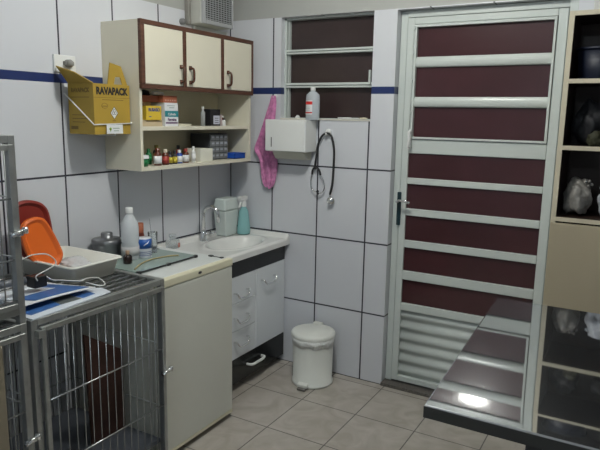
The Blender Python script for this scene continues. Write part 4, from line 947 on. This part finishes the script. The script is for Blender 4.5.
# ------------------------------------------------------------------ steel examination table
t = thing('examination_table', 'stainless steel examination table with a mirror-like top', 'table', (2.45, -1.42, 0.0))
EX0, EX1, EY0, EY1 = 1.828, 3.05, -1.812, -0.955
def ez(y):
    d = -0.95 - y; z = 0.891 - 0.0055*d - 0.0066*d*d if d > 0 else 0.891
    e = EY0 + 0.085 - y
    if e > 0: z -= 0.10*e*e
    return z
tp = B(); nx, ny = 8, 60; g = []
for i in range(nx+1):
    row = []
    for j in range(ny+1):
        y = EY0+(EY1-EY0)*j/ny; x = EX0+(EX1-EX0)*i/nx + (y-EY1)*(-0.04)
        row.append(tp.verts.new((x, y, ez(y))))
    g.append(row)
for i in range(nx):
    for j in range(ny): tp.faces.new((g[i][j], g[i+1][j], g[i+1][j+1], g[i][j+1])).smooth = True
rim = [g[i][0] for i in range(nx+1)] + [g[nx][j] for j in range(1, ny+1)] + [g[i][ny] for i in range(nx-1, -1, -1)] + [g[0][j] for j in range(ny-1, 0, -1)]
n = len(rim); cx_, cy_ = (EX0+EX1)/2, (EY0+EY1)/2
def off(v, o, dz): return (v.co.x + o*(1 if v.co.x > EX1-0.01 else (-1 if v.co.x < EX0+0.04 and v.co.x < EX0+0.04*(EY1-v.co.y)+1e-4 else 0)), v.co.y + o*(1 if v.co.y > EY1-1e-4 else (-1 if v.co.y < EY0+1e-4 else 0)), v.co.z+dz)
prev = [tp.verts.new(v.co) for v in rim]; rim = list(prev)
for o_, dz in ((0.0015, -0.0008), (0.004, -0.003)):
    cur = [tp.verts.new(off(v, o_, dz)) for v in rim]
    for k in range(n): tp.faces.new((prev[k], cur[k], cur[(k+1) % n], prev[(k+1) % n]))
    prev = cur
edge_loop = [v.co.copy() for v in prev]
tp.faces.new(prev[::-1])
obj('table_top', tp, M_steel, t)
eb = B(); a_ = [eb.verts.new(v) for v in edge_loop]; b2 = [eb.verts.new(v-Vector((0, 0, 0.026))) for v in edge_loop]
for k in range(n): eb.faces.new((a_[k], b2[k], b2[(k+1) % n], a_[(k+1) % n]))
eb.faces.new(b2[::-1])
obj('shaded_edge_band', eb, mat('shaded_edge_steel', (0.035, 0.035, 0.032), 0.4), t)  # steel rim; shade and dark floor reflection are put into its colour
lg = []
for x in (2.08, 2.85):
    for y in (EY0+0.045, EY1-0.045):
        l = B(); box(l, x-0.016, x+0.016, y-0.016, y+0.016, 0.012, 0.855); lo_leg = obj('leg', l, M_darkm, t, bevel=0.002)
        f = B(); lathe(f, [(0, 0), (0.024, 0), (0.024, 0.012), (0, 0.012)], (x, y, 0.0005), 14); obj('rubber_foot', f, M_black, lo_leg)
rl = B()
for x in (2.08, 2.85): box(rl, x-0.014, x+0.014, EY0+0.061, EY1-0.061, 0.20, 0.228)
for y in (EY0+0.045, EY1-0.045): box(rl, 2.096, 2.834, y-0.012, y+0.012, 0.80, 0.828)
obj('stretcher', rl, M_darkm, t)
